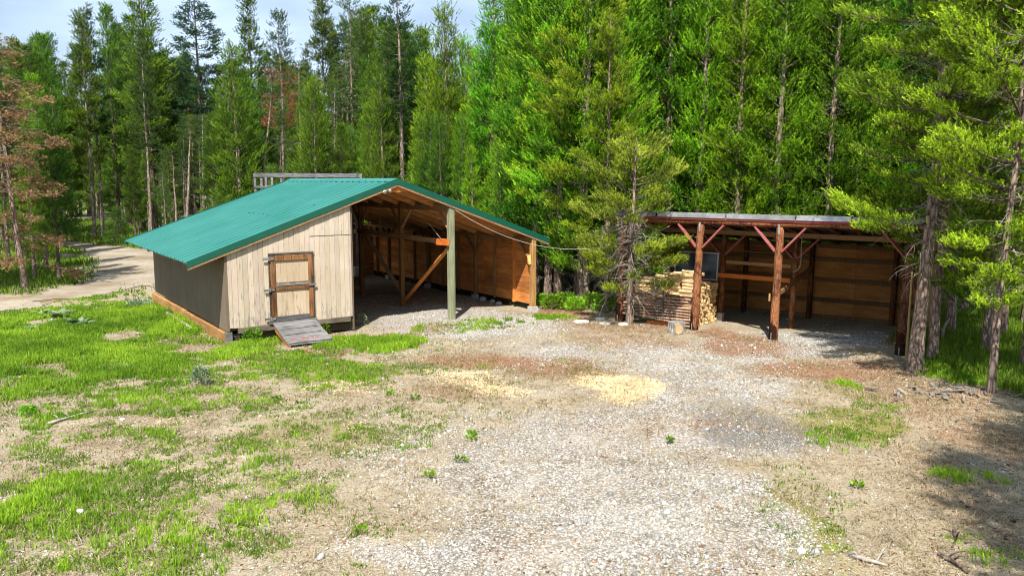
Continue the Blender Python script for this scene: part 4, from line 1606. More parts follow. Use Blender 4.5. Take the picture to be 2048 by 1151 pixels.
def np_tubes(segs):
    """many thin three sided tapered sticks: list of (pts (k,3), r0, r1)"""
    Vs, Fs, b = [], [], 0
    for pts, r0, r1 in segs:
        pts = np.asarray(pts)
        k = len(pts)
        d = np.gradient(pts, axis=0)
        d /= np.linalg.norm(d, axis=1)[:, None] + 1e-9
        ref = np.where(np.abs(d[:, 2:3]) < .9, np.array([[0, 0, 1.0]]), np.array([[1.0, 0, 0]]))
        s = np.cross(d, ref)
        s /= np.linalg.norm(s, axis=1)[:, None] + 1e-9
        u = np.cross(s, d)
        r = np.linspace(r0, r1, k)[:, None]
        for j in range(3):
            an = 2.0944 * j
            Vs.append(pts + (s * math.cos(an) + u * math.sin(an)) * r)
        idx = np.arange(k - 1)
        for j in range(3):
            j2 = (j + 1) % 3
            Fs.append(np.stack([b + j * k + idx, b + j * k + idx + 1, b + j2 * k + idx + 1, b + j2 * k + idx], 1))
        b += 3 * k
    return np.concatenate(Vs), np.concatenate(Fs)


def conifer(name, seed, H, cb, R, needle_mat, bark_mat, tufts=3200, r0=.14, ln=.17, wd=.034, nn=8, cone=(18, 62), topexp=.8, low=.75, spacing=.42,
            up=(.05, .9), ragged=.35, lean=(0, 0), dead=26, deadrange=None, upshoot=.8, gap=0.0, flat=.35, curve=.25, tone=(.36, .34), twigs=0, tuft_t=.30, label=None, cat="tree", second=None, side_bias=None, cluster=7, shoot=.2, deadlen=(.2, .8)):
    rng = np.random.default_rng(seed)
    root = empty(name, (0, 0, 0))
    zz = np.linspace(-.25, H, 14)
    wob = np.cumsum(rng.normal(0, .018 * H / 12, (14, 2)), 0)
    wob -= wob[1]
    tx = lean[0] * (np.clip(zz, 0, H) / H) + wob[:, 0] * (zz > 0)
    ty = lean[1] * (np.clip(zz, 0, H) / H) + wob[:, 1] * (zz > 0)
    axis_at = lambda z: np.array([np.interp(z, zz, tx), np.interp(z, zz, ty), z])
    m = MB()
    rad = [r0 * (1.25 if z < 0 else 1.0) * max(.06, (1 - max(0, z) / H)) ** .85 + .008 for z in zz]
    m.tube([(a, b, c) for a, b, c in zip(tx, ty, zz)], rad, 9, (1, 1, 1), False, .07)
    m.build("trunk", MT[bark_mat], root, True)
    segs, dseg, P, D, T, W2 = [], [], [], [], [], []
    z = cb
    brs = []
    while z < H - .25:
        f = (z - cb) / (H - cb)
        prof = (low + (1 - low) * min(1, f / .22)) * (1 - f) ** topexp + .05
        k = rng.integers(3, 6)
        a0 = rng.uniform(0, 6.28)
        for i in range(k):
            if rng.random() < gap:
                continue
            az = a0 + i * 6.28 / k + rng.normal(0, .3)
            L = R * prof * rng.uniform(1 - ragged, 1 + ragged * .6)
            if side_bias is not None:
                L *= 1 + side_bias[1] * math.cos(az - side_bias[0])
            brs.append((z + rng.uniform(-.15, .15), f, az, max(.16, L)))
        z += spacing * (1.15 - .65 * f) * rng.uniform(.7, 1.3)
    tot = sum(b[3] ** 1.35 for b in brs)
    for (z, f, az, L) in brs:
        b0 = axis_at(z)
        dh = np.array([math.cos(az), math.sin(az), 0])
        e = up[0] + (up[1] - up[0]) * f ** 1.1 + rng.normal(0, .10)
        sd = np.array([-dh[1], dh[0], 0])
        bend = rng.normal(0, .12) * L
        pt = lambda t: b0 + dh * (L * t) + np.array([0, 0, 1]) * (L * (e * t + curve * (t * t - .35 * t))) + sd * (bend * t * t)
        ts = np.linspace(0, 1, 5)
        segs.append((np.array([pt(t) for t in ts]), .010 + .011 * L, .004))
        n = max(2, int(round(tufts * L ** 1.35 / tot / cluster)))
        ctone = rng.normal(0, .16)
        for c in range(n):
            t = tuft_t + (1 - tuft_t) * rng.random() ** .75
            if c == 0:
                t = 1.0
            latw = flat * L * (1.08 - t) + .06
            lat = rng.uniform(-1, 1)
            cp = pt(t) + sd * lat * latw + np.array([0, 0, rng.normal(0, .04)])
            if twigs and rng.random() < twigs:
                segs.append((np.array([pt(max(.1, t - .22)), cp]), .006, .003))
            sdir = dh * (.55 + .3 * t) + sd * lat * .5 + np.array([0, 0, upshoot + .3 * f])
            kk = cluster
            off = rng.normal(0, 1, (kk, 3)) * np.array([.115, .115, .07]) * (shoot / .2)
            P.append(cp + off)
            dd = sdir + rng.normal(0, .33, (kk, 3))
            D.append(dd / np.linalg.norm(dd, axis=1)[:, None])
            T.append(np.clip(tone[0] + ctone + rng.normal(0, tone[1], kk) + (t - .75) * .35, 0, 1))
            W2.append(np.full(kk, z))
    if dead:
        lo, hi = deadrange or (max(.6, cb * .3), cb + (H - cb) * .45)
        for i in range(dead):
            z = rng.uniform(lo, hi)
            az = rng.uniform(0, 6.28)
            L = R * rng.uniform(*deadlen)
            b0 = axis_at(z)
            dh = np.array([math.cos(az), math.sin(az), rng.uniform(-.25, .3)])
            ts = np.linspace(0, 1, 6)[:, None]
            sdv = np.array([-dh[1], dh[0], 0])
            pts = b0 + dh * L * ts + np.array([0, 0, rng.uniform(-.75, -.05)]) * L * ts ** 2 + sdv * rng.normal(0, .3) * L * ts ** 2 + rng.normal(0, .022, (6, 3)) * ts
            dseg.append((pts, .011, .003))
            for q in range(rng.integers(3, 8)):
                j = rng.integers(1, 5)
                dv = (dh * .6 + rng.normal(0, .45, 3)) * L * rng.uniform(.2, .45)
                e2 = pts[j] + dv + np.array([0, 0, -.12 * L])
                dseg.append((np.array([pts[j], pts[j] + dv * .55 + rng.normal(0, .02, 3), e2]), .005, .0015))
    Vb, Fb = np_tubes(segs)
    np_mesh("bough", Vb, Fb, MT["bark_dark"] if twigs else MT[bark_mat], root, np.ones((len(Vb), 3)), k=4)
    if dseg:
        Vb, Fb = np_tubes(dseg)
        np_mesh("dead_bough", Vb, Fb, MT["twig"], root, np.ones((len(Vb), 3)), k=4)
    P, D, T, W2 = np.concatenate(P), np.concatenate(D), np.concatenate(T), np.concatenate(W2)
    if second:
        mat2, za, zb = second
        q = (W2 > za) & (W2 < zb) & (rng.random(len(W2)) < .8)
        V2, F2, t2 = needle_mesh(P[q], D[q], T[q], nn, ln, wd, cone, rng, shoot)
        np_mesh("dead_foliage", V2, F2, MT[mat2], root, np.stack([t2] * 3, 1))
        P, D, T = P[~q], D[~q], T[~q]
    Vn, Fn, tn = needle_mesh(P, D, T, nn, ln, wd, cone, rng, shoot)
    np_mesh("crown", Vn, Fn, MT[needle_mat], root, np.stack([tn] * 3, 1))
    root["H"] = float(H)
    return root


FAR = dict(ln=.12, wd=.038, nn=13)
SH = .30
KINDS = {
    'young': [conifer("young_pine", 11 + i, 11.5, .5 + .6 * i, 1.25 - .08 * i, "n_young", "bark_far", 5000, .12, .085, .025, 16, (28, 60), .85, .85, .36, (.15, 1.0), .3, dead=8, shoot=.26, gap=.0, upshoot=1.1, cluster=5) for i in range(3)],
    'mid': [conifer("young_pine", 21 + i, 11.5, .6 + .5 * i, 1.3, "n_mid", "bark_far", 5000, .12, .085, .027, 15, (28, 60), .85, .85, .36, (.15, 1.0), .3, dead=8, shoot=.27, gap=.02, upshoot=1.1, cluster=5) for i in range(2)],
    'front': [conifer("lodgepole_pine", 31 + i, 13.5, 1.9 + .7 * i, 1.25, "n_young", "bark_pine", 5000, .13, .085, .025, 16, (28, 60), .8, .85, .34, (.1, 1.0), .4, dead=44, shoot=.26, gap=.03, upshoot=1.0, cluster=5, deadlen=(.15, .6)) for i in range(3)],
    'stand': [conifer("lodgepole_pine", 51 + i, 17, 5.0 + .9 * i, 1.6, "n_stand", "bark_far", 4200, .14, FAR['ln'], FAR['wd'], FAR['nn'], (30, 65), 1.0, .8, .5, (.0, .7), .5, dead=34, gap=.2, shoot=SH) for i in range(3)],
    'dense': [conifer("dark_pine", 71 + i, 16, 2.5 + 1.5 * i, 1.85, "n_stand", "bark_dark", 5600, .17, FAR['ln'], FAR['wd'], FAR['nn'], (30, 62), .85, .8, .42, (.05, .9), .4, dead=14, gap=.06, shoot=SH) for i in range(2)],
    'tall': [conifer("tall_pine", 91 + i, 21, 8.5 + i, 1.5, "n_dark", "bark_far", 3000, .16, FAR['ln'], FAR['wd'], FAR['nn'], (30, 65), .95, .8, .55, (-.05, .6), .55, dead=36, gap=.25, shoot=SH) for i in range(3)],
    'sparse': [conifer("thin_pine", 111 + i, 17, 6.5, 1.3, "n_dark", "bark_far", 1100, .11, FAR['ln'], FAR['wd'], 9, (30, 70), .8, .8, .5, (-.1, .6), .6, dead=60, deadrange=(4, 15.5), gap=.3, shoot=SH) for i in range(2)],
    'larch': [conifer("tall_fir", 131, 22, 8.0, 3.1, "n_larch", "bark_dark", 6500, .19, .13, .05, 10, (35, 75), .8, .9, .75, (-.08, .35), .35, dead=18, gap=.15, curve=.18, upshoot=.2, flat=.28, shoot=.28)],
    'dying': [conifer("dying_pine", 141, 19, 10.0, 1.7, "n_dark", "bark_far", 2300, .13, FAR['ln'], FAR['wd'], 10, (30, 65), .8, .8, .5, (-.05, .6), .5, shoot=SH, dead=40, deadrange=(8, 18), gap=.15, second=("n_red", 9.5, 14.2))],
    'brown': [conifer("dead_pine", 151, 10.5, 1.3, 1.9, "n_brown", "bark_pine", 3200, .13, .10, .03, 11, (30, 80), .55, .9, .42, (-.12, .3), .45, dead=60, shoot=.2, deadrange=(4, 10), gap=.1, curve=-.12, upshoot=-.1, twigs=.3, side_bias=(-.3, .35))],
    'spruce': [conifer("young_spruce", 161, 3.4, .1, 1.15, "n_spruce", "bark_dark", 1500, .05, .08, .03, 10, (30, 65), .95, .95, .2, (.0, .8), .25, dead=0, upshoot=.3)],
    'snag': [conifer("bare_pine", 171, 15, 12.0, .8, "n_dark", "bark_far", 160, .12, FAR['ln'], FAR['wd'], 6, (18, 70), .5, .7, .5, (-.1, .6), .6, dead=55, deadrange=(3, 14.5), gap=.3)],
}
USED = set()
TREES = []
PLANTED = []


def tree(kind, var, u, Y, vtop=None, height=None, label=None, cat=None, group=None, rz=None, sx=1.0, tilt=0.0, x=None):
    ps = KINDS[kind]
    p = ps[var % len(ps)]
    r = ray(u, 470)
    X = r[0] / r[1] * Y if x is None else x
    if height is None:
        rr = ray(u, vtop)
        height = CAM_H + Y * rr[2] / rr[1]
    if p.name in USED:
        o = copy_tree(p)
    else:
        o = p
        USED.add(p.name)
    s = height / p["H"]
    o.location = (X, Y, G(X, Y))
    o.scale = (s * sx, s * sx, s)
    o.rotation_euler = (0, tilt, RNG.uniform(0, 6.28) if rz is None else rz)
    tag(o, label, cat or "tree", group)
    TREES.append((X, Y))
    PLANTED.append(o)
    return o


# trees one can point at
tree('brown', 0, 42, 31.5, 60, label="dead pine with tan brown needles at the left edge by the road", cat="dead tree", rz=.2, tilt=-.06)
tree('dense', 1, 112, 34.5, 205, label="dark full pine with a black trunk beside the dead brown pine", sx=.95)
tree('front', 0, 62, 35.5, 190, label="leaning dark trunked pine just behind the dead brown pine", tilt=.05)
tree('front', 2, 88, 38.5, 150, label="pine behind the dark full pine at the left roadside")
tree('spruce', 0, 236, 52.5, 415, label="small bright green spruce at the edge of the road behind the roof's left corner")
tree('tall', 0, 207, 62, 5, label="tall pine with a pale straight trunk beyond the small spruce")
tree('stand', 1, 190, 60, 25, label="dark trunked pine beside the pale straight trunk beyond the road")
tree('dense', 0, 240, 66, 12, label="broad dense pine rising into the sky over the small spruce", sx=.85)
tree('dense', 1, 312, 60, -25, label="broadest dark green pine in the left stand, with two trunks below its crown", sx=1.12)
tree('tall', 1, 303, 55, 60, label="reddish slim trunked pine in front of the broadest dark pine")
tree('larch', 0, 415, 62, -70, label="tall cool green fir with long drooping boughs against the sky", sx=1.0)
tree('mid', 0, 482, 44, 92, label="bright conical young pine standing behind the barn's left roof end", sx=1.3)
tree('stand', 0, 516, 64, -30, label="narrow dark pine top between the drooping fir and the dying pine")
tree('dying', 0, 572, 52, 25, label="half dead pine with a rust red patch in its thin crown", cat="dying tree")
tree('snag', 0, 606, 50, 120, label="bare pale trunk right of the rust red dying pine", cat="dead tree", sx=1.5)
tree('snag', 0, 393, 50, 300, height=8.5, label="thick pale trunk leaning left behind the green roof", cat="dead tree", tilt=-.2, sx=2.6)
tree('sparse', 0, 556, 47, 215, label="thin pale leaning trunk left of the rust red dying pine", tilt=-.05)
tree('stand', 2, 655, 55, -20, label="tall thin pine with a scraggly top above the grey timber railing")
tree('sparse', 1, 708, 47, -60, label="scraggly grey pine with bare boughs above the barn's roof ridge")
tree('tall', 2, 806, 40, -60, label="tall pine with a bare pale trunk just above the barn's roof peak", sx=1.25)
tree('young', 1, 895, 37, 12, label="pointed bright green pine rising behind the right slope of the barn roof", sx=1.0)
tree('front', 1, 985, 35, -25, label="pine with a pale bare mid trunk and open boughs right of the pointed bright pine", sx=1.25)
tree('mid', 1, 640, 42, 190, label="short bright young pine behind the grey timber railing")
tree('mid', 0, 745, 40, 205, label="short bright young pine right above the barn's roof ridge", sx=.9)

# the near pines, built with finer needles
NEAR = dict(ln=.055, wd=.017, nn=16, cluster=5, shoot=.14, cone=(35, 65), deadlen=(.1, .45))
p = gp(1828, 742)
o = conifer("lodgepole_pine", 301, 14.5, 3.3, 2.45, "n_near", "bark_pine", 27000, .15, topexp=.42, low=.85, spacing=.33, up=(-.16, .7), ragged=.6, lean=(.55, .1), dead=130, deadrange=(2.0, 9.5), upshoot=.9, gap=.14, curve=.28, tone=(.42, .34), twigs=.7, tuft_t=.40, flat=.36, side_bias=(.2, .22), **NEAR)
o.location = (p[0], p[1], G(p[0], p[1]))
tag(o, "large scaly barked pine standing before the right post of the log shed", "tree")
p = gp(1980, 795)
o = conifer("lodgepole_pine", 302, 12.5, 1.9, 2.1, "n_near", "bark_pine", 17000, .072, topexp=.45, low=.6, spacing=.36, up=(-.1, .7), ragged=.55, lean=(.35, .15), dead=70, deadrange=(2.0, 7), upshoot=.75, gap=.15, curve=.25, tone=(.40, .34), twigs=.35, tuft_t=.4, **NEAR)
o.location = (p[0], p[1], G(p[0], p[1]))
tag(o, "thin trunked pine nearest the right edge of the yard", "tree")
p = gp(1255, 646)
o = conifer("lodgepole_pine", 303, 5.5, 1.2, 1.75, "n_gnarled", "bark_pine", 9000, .10, topexp=.5, low=.75, spacing=.36, up=(-.12, .6), ragged=.5, lean=(.15, -.1), dead=130, deadrange=(.8, 3.4), upshoot=.7, gap=.1, curve=.22, tone=(.40, .34), twigs=.5, tuft_t=.5, **{**NEAR, 'deadlen': (.2, .8)})
o.location = (p[0], p[1] - .35, G(p[0], p[1] - .35))
tag(o, "gnarled little pine full of grey dead twigs in front of the woodpile", "tree")
p = gp(1160, 613)
o = conifer("lodgepole_pine", 304, 12.5, 2.4, 2.0, "n_near", "bark_pine", 10000, .13, topexp=.6, low=.8, spacing=.42, up=(-.05, .8), ragged=.45, lean=(.1, .1), dead=50, deadrange=(1.5, 6), tone=(.38, .34), twigs=.3, tuft_t=.4, gap=.1, **NEAR)
o.location = (p[0], p[1], G(p[0], p[1]))
tag(o, "pine with a red brown trunk between the barn and the woodpile", "tree")
KINDS["near"] = [o]
USED.add(o.name)
tree("near", 0, 1915, 21.0, height=11, label="bushy pine just right of the log shed's yellow slats", rz=2.1)
tree("near", 0, 1882, 18.7, height=10.5, label="bushy pine standing close behind the large scaly barked pine", rz=5.2)
tree("near", 0, 2075, 17.6, height=12, label="bushy pine half cut by the right edge behind the thin trunked pine", rz=4.0)
tree("near", 0, 1215, 26.0, height=9.5, label="bushy pine close behind the left end of the woodpile", rz=.9)
tree('front', 2, 2022, 21.5, -80, label="grey trunked pine in the grass behind the thin right pine")
tree('front', 0, 1990, 19.5, -120, label="pine directly behind the thin trunked pine at the right edge", sx=1.1)
tree('young', 1, 1235, 27.5, 40, label="full bright pine directly behind the gnarled little pine")
tree('front', 1, 1940, 25.5, -150, label="pine with a slender dark trunk in the sunlit grass right of the log shed")
# trees just outside the right edge whose shade falls on the yard
OUT = "pines right of the frame that shade the yard"
for (x, y, k, v, h) in ((5.1, -.6, 'dense', 0, 17.5), (6.8, 1.2, 'dense', 1, 17), (8.6, 3.2, 'dense', 0, 16), (8.7, 7.0, 'dense', 0, 12.5), (10.4, 9.4, 'front', 2, 13)):
    tree(k, v, 0, y, height=h, x=x, label="pine beyond the right edge of the yard that shades its corner", group=OUT)

for (x, y, k, v, h) in ((-21.6, 28.5, 'dense', 0, 11), (-23.5, 33, 'dense', 1, 12), (-22.5, 30.5, 'mid', 0, 9), (-26, 37, 'dense', 0, 13)):
    tree(k, v, 0, y, height=h, x=x, label="pine just beyond the left edge whose shade reaches the dirt road", group="pines left of the frame that shade the road")

# the stands that fill the rest
GRP = {
    'R': ("bright lodgepole pine in the dense stand behind the two sheds", "pines in the stand behind the two sheds"),
    'L': ("lodgepole pine in the mixed stand beyond the road and the barn", "pines in the mixed stand at the left"),
    'W': ("pine in the shady grass at the right end of the log shed", "pines in the grass right of the log shed"),
}
bx = lambda X, Y: (min((X - a) ** 2 + (Y - b) ** 2 for a, b in TREES) ** .5)
RNG2 = np.random.default_rng(5)


PROTECT = [(415, 58, 62, 230), (572, 42, 52, 330), (606, 14, 50, 330), (482, 60, 44, 390), (516, 28, 64, 160), (895, 50, 37, 230), (655, 35, 55, 160), (393, 30, 50, 420), (207, 16, 62, 440), (303, 14, 55, 420),
           (806, 24, 40, 330), (985, 45, 35, 290), (708, 35, 47, 250), (312, 60, 60, 300), (240, 40, 66, 250), (40, 70, 31.5, 600), (110, 50, 34.5, 560), (556, 14, 47, 330), (236, 30, 52.5, 480)]
SKY_U = [-200, 0, 60, 130, 200, 240, 300, 335, 365, 400, 450, 495, 515, 545, 575, 615, 650, 700, 760, 800, 850, 900, 960, 1010, 1050, 2300]
SKY_V = [80, 80, 75, 55, 35, 15, 0, 100, 110, 90, 100, 110, 40, 100, 90, 130, 40, 20, 10, 40, 50, 80, 60, 40, -260, -260]


def vlimit(u, Y):
    v = np.interp(u, SKY_U, SKY_V) + RNG2.uniform(0, 45)
    for uk, hw, Yk, vl in PROTECT:
        if Y < Yk and abs(u - uk) < hw:
            v = max(v, vl)
    return v


def in_shed(X, Y, pad):
    for (o, ang, s0, s1, d0, d1) in ((BL, B_ANG, -1.2, 10.6, -1, 13), (OL, S_ANG, -1.2, 8.9, -1, 5)):
        dx, dy = X - o[0], Y - o[1]
        s = dx * math.cos(ang) + dy * math.sin(ang)
        d = -dx * math.sin(ang) + dy * math.cos(ang)
        if s0 - pad < s < s1 + pad and d0 - pad < d < d1 + pad:
            return True
    return abs(X + 8.7) < 2.6 and 32 < Y < 36.5


def fill(n, urange, yr, kinds, heights, grp, gap, pad=.8, bias=1.0):
    lab, g = GRP[grp]
    done = tries = 0
    while done < n and tries < n * 60:
        tries += 1
        u = RNG2.uniform(*urange)
        Y = yr[0] + (yr[1] - yr[0]) * RNG2.random() ** bias
        X = ray(u, 470)[0] / ray(u, 470)[1] * Y
        if in_shed(X, Y, pad) or bx(X, Y) < gap or in_poly(np.array(X), np.array(Y), ROAD):
            continue
        if in_poly(np.array(X), np.array(Y), CLEAR):
            continue
        k, v = kinds[RNG2.integers(len(kinds))]
        h = RNG2.uniform(*heights)
        rr = ray(u, vlimit(u, Y))
        h = min(h, CAM_H + Y * rr[2] / rr[1])
        if h < 2.5 or h < heights[0] * .35:
            continue
        tree(k, v, u, Y, height=h, label=lab, group=g, sx=RNG2.uniform(.92, 1.15) * (1.6 if k == 'snag' else 1), tilt=RNG2.normal(0, .05 if k == 'snag' else .015))
        done += 1


CLEAR = np.array([gp(u, v)[:2] for u, v in ((110, 492), (330, 500), (330, 560), (250, 492), (300, 470), (215, 434), (125, 434))])
fill(42, (1060, 1900), (27.0, 31), [('front', 0), ('front', 1), ('young', 1), ('young', 0)], (12, 16), 'R', .95)
fill(64, (1000, 1950), (30, 36), [('young', 0), ('young', 1), ('young', 2), ('front', 0), ('mid', 1)], (13, 17), 'R', .95)
fill(22, (840, 1060), (33, 38), [('young', 0), ('young', 1), ('young', 2), ('mid', 0)], (9, 14), 'R', 1.0)
fill(24, (820, 2000), (36, 46), [('young', 0), ('dense', 0), ('mid', 1), ('front', 2), ('mid', 0)], (15, 19), 'R', 1.4)
fill(14, (1900, 2200), (21, 34), [('front', 0), ('front', 1), ('stand', 0)], (12, 15), 'W', 1.6)
fill(7, (1060, 1260), (27.5, 33), [('stand', 0), ('stand', 1), ('front', 2)], (13, 16), 'R', 1.0)
fill(32, (430, 860), (38, 47), [('mid', 0), ('mid', 1), ('dense', 1), ('dense', 0)], (7, 13), 'L', 1.2)
fill(66, (330, 860), (46, 66), [('stand', 0), ('stand', 1), ('stand', 2), ('tall', 0), ('sparse', 1), ('dense', 1), ('tall', 1)], (14, 21), 'L', 1.3)
fill(18, (330, 720), (41, 52), [('snag', 0)], (9, 14), 'L', 1.2)
fill(58, (-60, 400), (54, 82), [('stand', 0), ('dense', 0), ('tall', 1), ('sparse', 0), ('stand', 2), ('dense', 1)], (14, 22), 'L', 1.4)
fill(9, (-120, 100), (37, 55), [('stand', 1), ('dense', 1), ('dense', 0)], (9, 14), 'L', 1.7)
fill(26, (-100, 700), (104, 124), [('dense', 0), ('dense', 1)], (9, 15), 'L', 2.0)
fill(44, (-100, 900), (85, 104), [('dense', 0), ('stand', 0), ('dense', 1)], (14, 22), 'L', 1.7)
fill(34, (-100, 620), (76, 100), [('mid', 0), ('mid', 1), ('dense', 0)], (6, 11), 'L', 1.7)
fill(18, (90, 250), (90, 106), [('mid', 0), ('dense', 0)], (9, 15), 'L', 1.5)
fill(20, (60, 470), (50, 75), [('dense', 0), ('dense', 1), ('mid', 1)], (4, 11), 'L', 1.5)

# trees planted where nearer ones hide them wholly from the photograph's side are felled again
HIDDEN = [41, 51, 68, 69, 75, 81, 83, 85, 86, 88, 90, 91, 93, 94, 95, 96, 97, 101, 104, 105, 108, 109, 110, 112, 113, 114, 116, 117, 118, 120, 121, 122, 125, 126, 127, 129, 130, 131, 132,
        133, 135, 136, 137, 139, 140, 141, 142, 143, 144, 145, 161, 162, 163, 164, 165, 166, 167, 168, 169, 170, 171, 173, 174, 175, 177, 178, 180, 181, 182, 183, 184, 185, 186,
        187, 188, 189, 191, 192, 194, 195, 196, 198, 199, 207, 210, 220, 230, 252, 254, 261, 262, 264, 269, 271, 273, 276, 286, 309, 315, 320, 321, 323, 326, 328, 329, 330, 331,
        333, 337, 339, 341, 342, 345, 348, 351, 353, 354, 356, 357, 358, 361, 364, 367, 369, 371, 373, 375, 377, 380, 383, 384, 385, 386, 387, 388, 389, 390, 391, 392, 393, 394,
        395, 396, 397, 398, 399, 400, 401, 402, 403, 404, 405, 406, 407, 408, 411, 414, 417, 420, 421, 422, 423, 424, 425, 426, 428, 429, 431, 432, 433, 434, 435, 438, 439, 440,
        442, 443, 445, 446, 447, 448, 449, 453, 454, 456, 458, 459, 460, 461, 462, 463, 464, 465, 466, 467, 468, 469, 470, 471, 472, 474, 475, 476, 477, 478, 479, 480, 481, 482,
        483, 485, 486, 487, 489, 490, 491, 493, 495, 498, 499, 500, 501, 502, 503, 506, 507, 511, 513, 514, 515, 516, 520, 522, 523, 524]
for i in HIDDEN:
    for ch in list(PLANTED[i].children):
        bpy.data.objects.remove(ch)
    bpy.data.objects.remove(PLANTED[i])
for ps in KINDS.values():                                  # a kind that was never planted is taken out again
    for p in ps:
        try:
            left = p.name not in USED
        except ReferenceError:
            continue
        if left:
            for ch in list(p.children):
                bpy.data.objects.remove(ch)
            bpy.data.objects.remove(p)


# ---------------------------------------------------------------- low plants
def shrub(name, u, v, w, h, n, seed, mat="leaf", leaf=.06, Y=None):
    rng = np.random.default_rng(seed)
    p = gp(u, v)
    a, z = rng.uniform(0, 6.28, n), rng.random(n) ** .8
    r = w * np.sqrt(rng.random(n)) * (1.05 - .5 * z)
    P = np.stack([r * np.cos(a), r * np.sin(a), h * z + .02], 1)
    D = np.stack([np.cos(a) * .7, np.sin(a) * .7, np.full(n, .7)], 1) + rng.normal(0, .3, (n, 3))
    D /= np.linalg.norm(D, axis=1)[:, None]
    side = np.cross(D, rng.normal(size=(n, 3)))
    side /= np.linalg.norm(side, axis=1)[:, None]
    L = leaf * rng.uniform(.7, 1.4, n)[:, None]
    V = np.stack([P, P + D * L * .5 - side * L * .3, P + D * L, P + D * L * .5 + side * L * .3], 1).reshape(-1, 3)
    t = np.repeat(np.clip(rng.normal(.5, .25, n), 0, 1), 4)
    root = empty(name, (p[0], p[1], G(p[0], p[1])))
    np_mesh("foliage", V, np.arange(4 * n).reshape(-1, 4), MT[mat], root, np.stack([t] * 3, 1), k=4)
    segs = []
    for i in range(max(4, n // 60)):
        b = rng.uniform(0, 6.28)
        q = rng.uniform(.2, .8) * w
        segs.append((np.array([[0, 0, -.02], [q * .4 * math.cos(b), q * .4 * math.sin(b), h * .5], [q * math.cos(b), q * math.sin(b), h * rng.uniform(.6, .95)]]), .008, .003))
    Vb, Fb = np_tubes(segs)
    np_mesh("stem", Vb, Fb, MT["bark_far"], root, np.ones((len(Vb), 3)), k=4)
    return root


BU = "leafy bushes between the barn and the woodpile"
for i, (u, v, w, h) in enumerate(((1105, 618, .45, .45), (1130, 616, .5, .5), (1150, 620, .4, .4), (1185, 618, .5, .5), (1205, 622, .4, .45), (1085, 612, .3, .35), (1220, 618, .4, .5))):
    tag(shrub("leafy_bush", u, v, w, h, 700, 400 + i, "leaf", .075), "low bright green leafy bush at the trees' foot between barn and woodpile", "bush", BU)
tag(shrub("leafy_weed", 505, 686, .28, .34, 320, 421), "leafy weed growing at the barn sill left of the ramp", "weed")
tag(shrub("leafy_weed", 694, 655, .16, .5, 240, 422), "tall leafy weed at the right foot of the cream front wall", "weed")
tag(shrub("leafy_weed", 723, 650, .2, .3, 200, 423, "sage"), "grey green weed at the gravel edge beside the barn's open bay", "weed")
tag(shrub("leafy_weed", 650, 668, .16, .3, 200, 424), "leafy weed by the right side of the ramp", "weed")
tag(shrub("leafy_weed", 402, 772, .22, .35, 320, 425, "sage"), "blue green bushy weed in the left grass below the ramp", "weed")
tag(shrub("sagebrush", 280, 612, .5, .22, 500, 426, "sage"), "pale grey green low shrub at the barn's far left corner", "shrub")
tag(shrub("leafy_weed", 385, 672, .16, .16, 160, 427), "small green weed beside the barn's left skid", "weed")
tag(shrub("leafy_weed", 57, 834, .14, .16, 160, 428), "round bright green weed in the bare patch at the left", "weed")
for i, (u, v, w) in enumerate(((942, 882, .13), (920, 925, .13), (858, 955, .14), (720, 1068, .1), (945, 875, .1), (1715, 975, .12), (780, 792, .15), (830, 802, .15), (552, 800, .12), (1340, 885, .06))):
    tag(shrub("small_weed", u, v, w * .75, .06, 36, 440 + i, "grass", .06), "small green rosette weed growing alone in the gravel or bare earth", "weed", "small single weeds in the yard")


def mullein(u, v, r, seed):
    rng = random.Random(seed)
    p = gp(u, v)
    m = MB()
    for i in range(16):
        a = i * 2.4
        e = rng.uniform(.25, 1.0)
        L = r * rng.uniform(.7, 1.1)
        d = Vector((math.cos(a), math.sin(a), 0))
        s = Vector((-d.y, d.x, 0)) * L * .2
        q = [d * .02, d * L * .5 + Vector((0, 0, L * e * .5)), d * L + Vector((0, 0, L * e * .62))]
        c = rng.uniform(.2, .9)
        m.add([q[0] - s * .4, q[0] + s * .4, q[1] + s, q[1] - s, q[2]], [(0, 1, 2, 3), (3, 2, 4)], (c, c, c))
    o = m.build("mullein", MT["sage"])
    o.location = (p[0], p[1], G(p[0], p[1]))
    return o


for i, (u, v, r) in enumerate(((122, 634, .45), (160, 650, .5), (85, 632, .35), (65, 662, .32), (150, 655, .3))):
    tag(mullein(u, v, r, i), "broad leaved pale green rosette plant in the lush grass at the left", "plant", "broad leaved rosettes in the left grass")
m = MB()
for i in range(7):
    a = random.uniform(-.5, .5)
    m.tube([(random.uniform(-.1, .1) + i * .07, 0, 0), (a * .2 + i * .07 - .08, .02, .35), (a * .4 + i * .07 - .16, .02, .6 + random.uniform(0, .35))], [.008, .006, .003], 4, (.35, .4, .3))
o = m.build("dry_stalk", MT["bark_dark"])
p = gp(258, 612)
o.location = (p[0], p[1], G(p[0], p[1]))
tag(o, "bundle of thin dark weed stalks in the grass by the barn's far left corner", "weed")


# ---------------------------------------------------------------- what nobody could count: grass, straw, gravel stones, litter
def scatter(n, xr, yr, wfun, rng, near=0.0):
    out = []
    tot = 0
    while tot < n:
        k = n * 4
        x = rng.uniform(*xr, k)
        y = rng.uniform(*yr, k)
        vis = np.abs(x) < y * .66 + 4.0
        w = wfun(x, y) * np.clip((9.0 / y) ** near, 0, 1) * vis
        q = rng.random(k) < w
        out.append(np.stack([x[q], y[q]], 1))
        tot += q.sum()
        if len(out) > 60:
            break
    return np.concatenate(out)[:n]


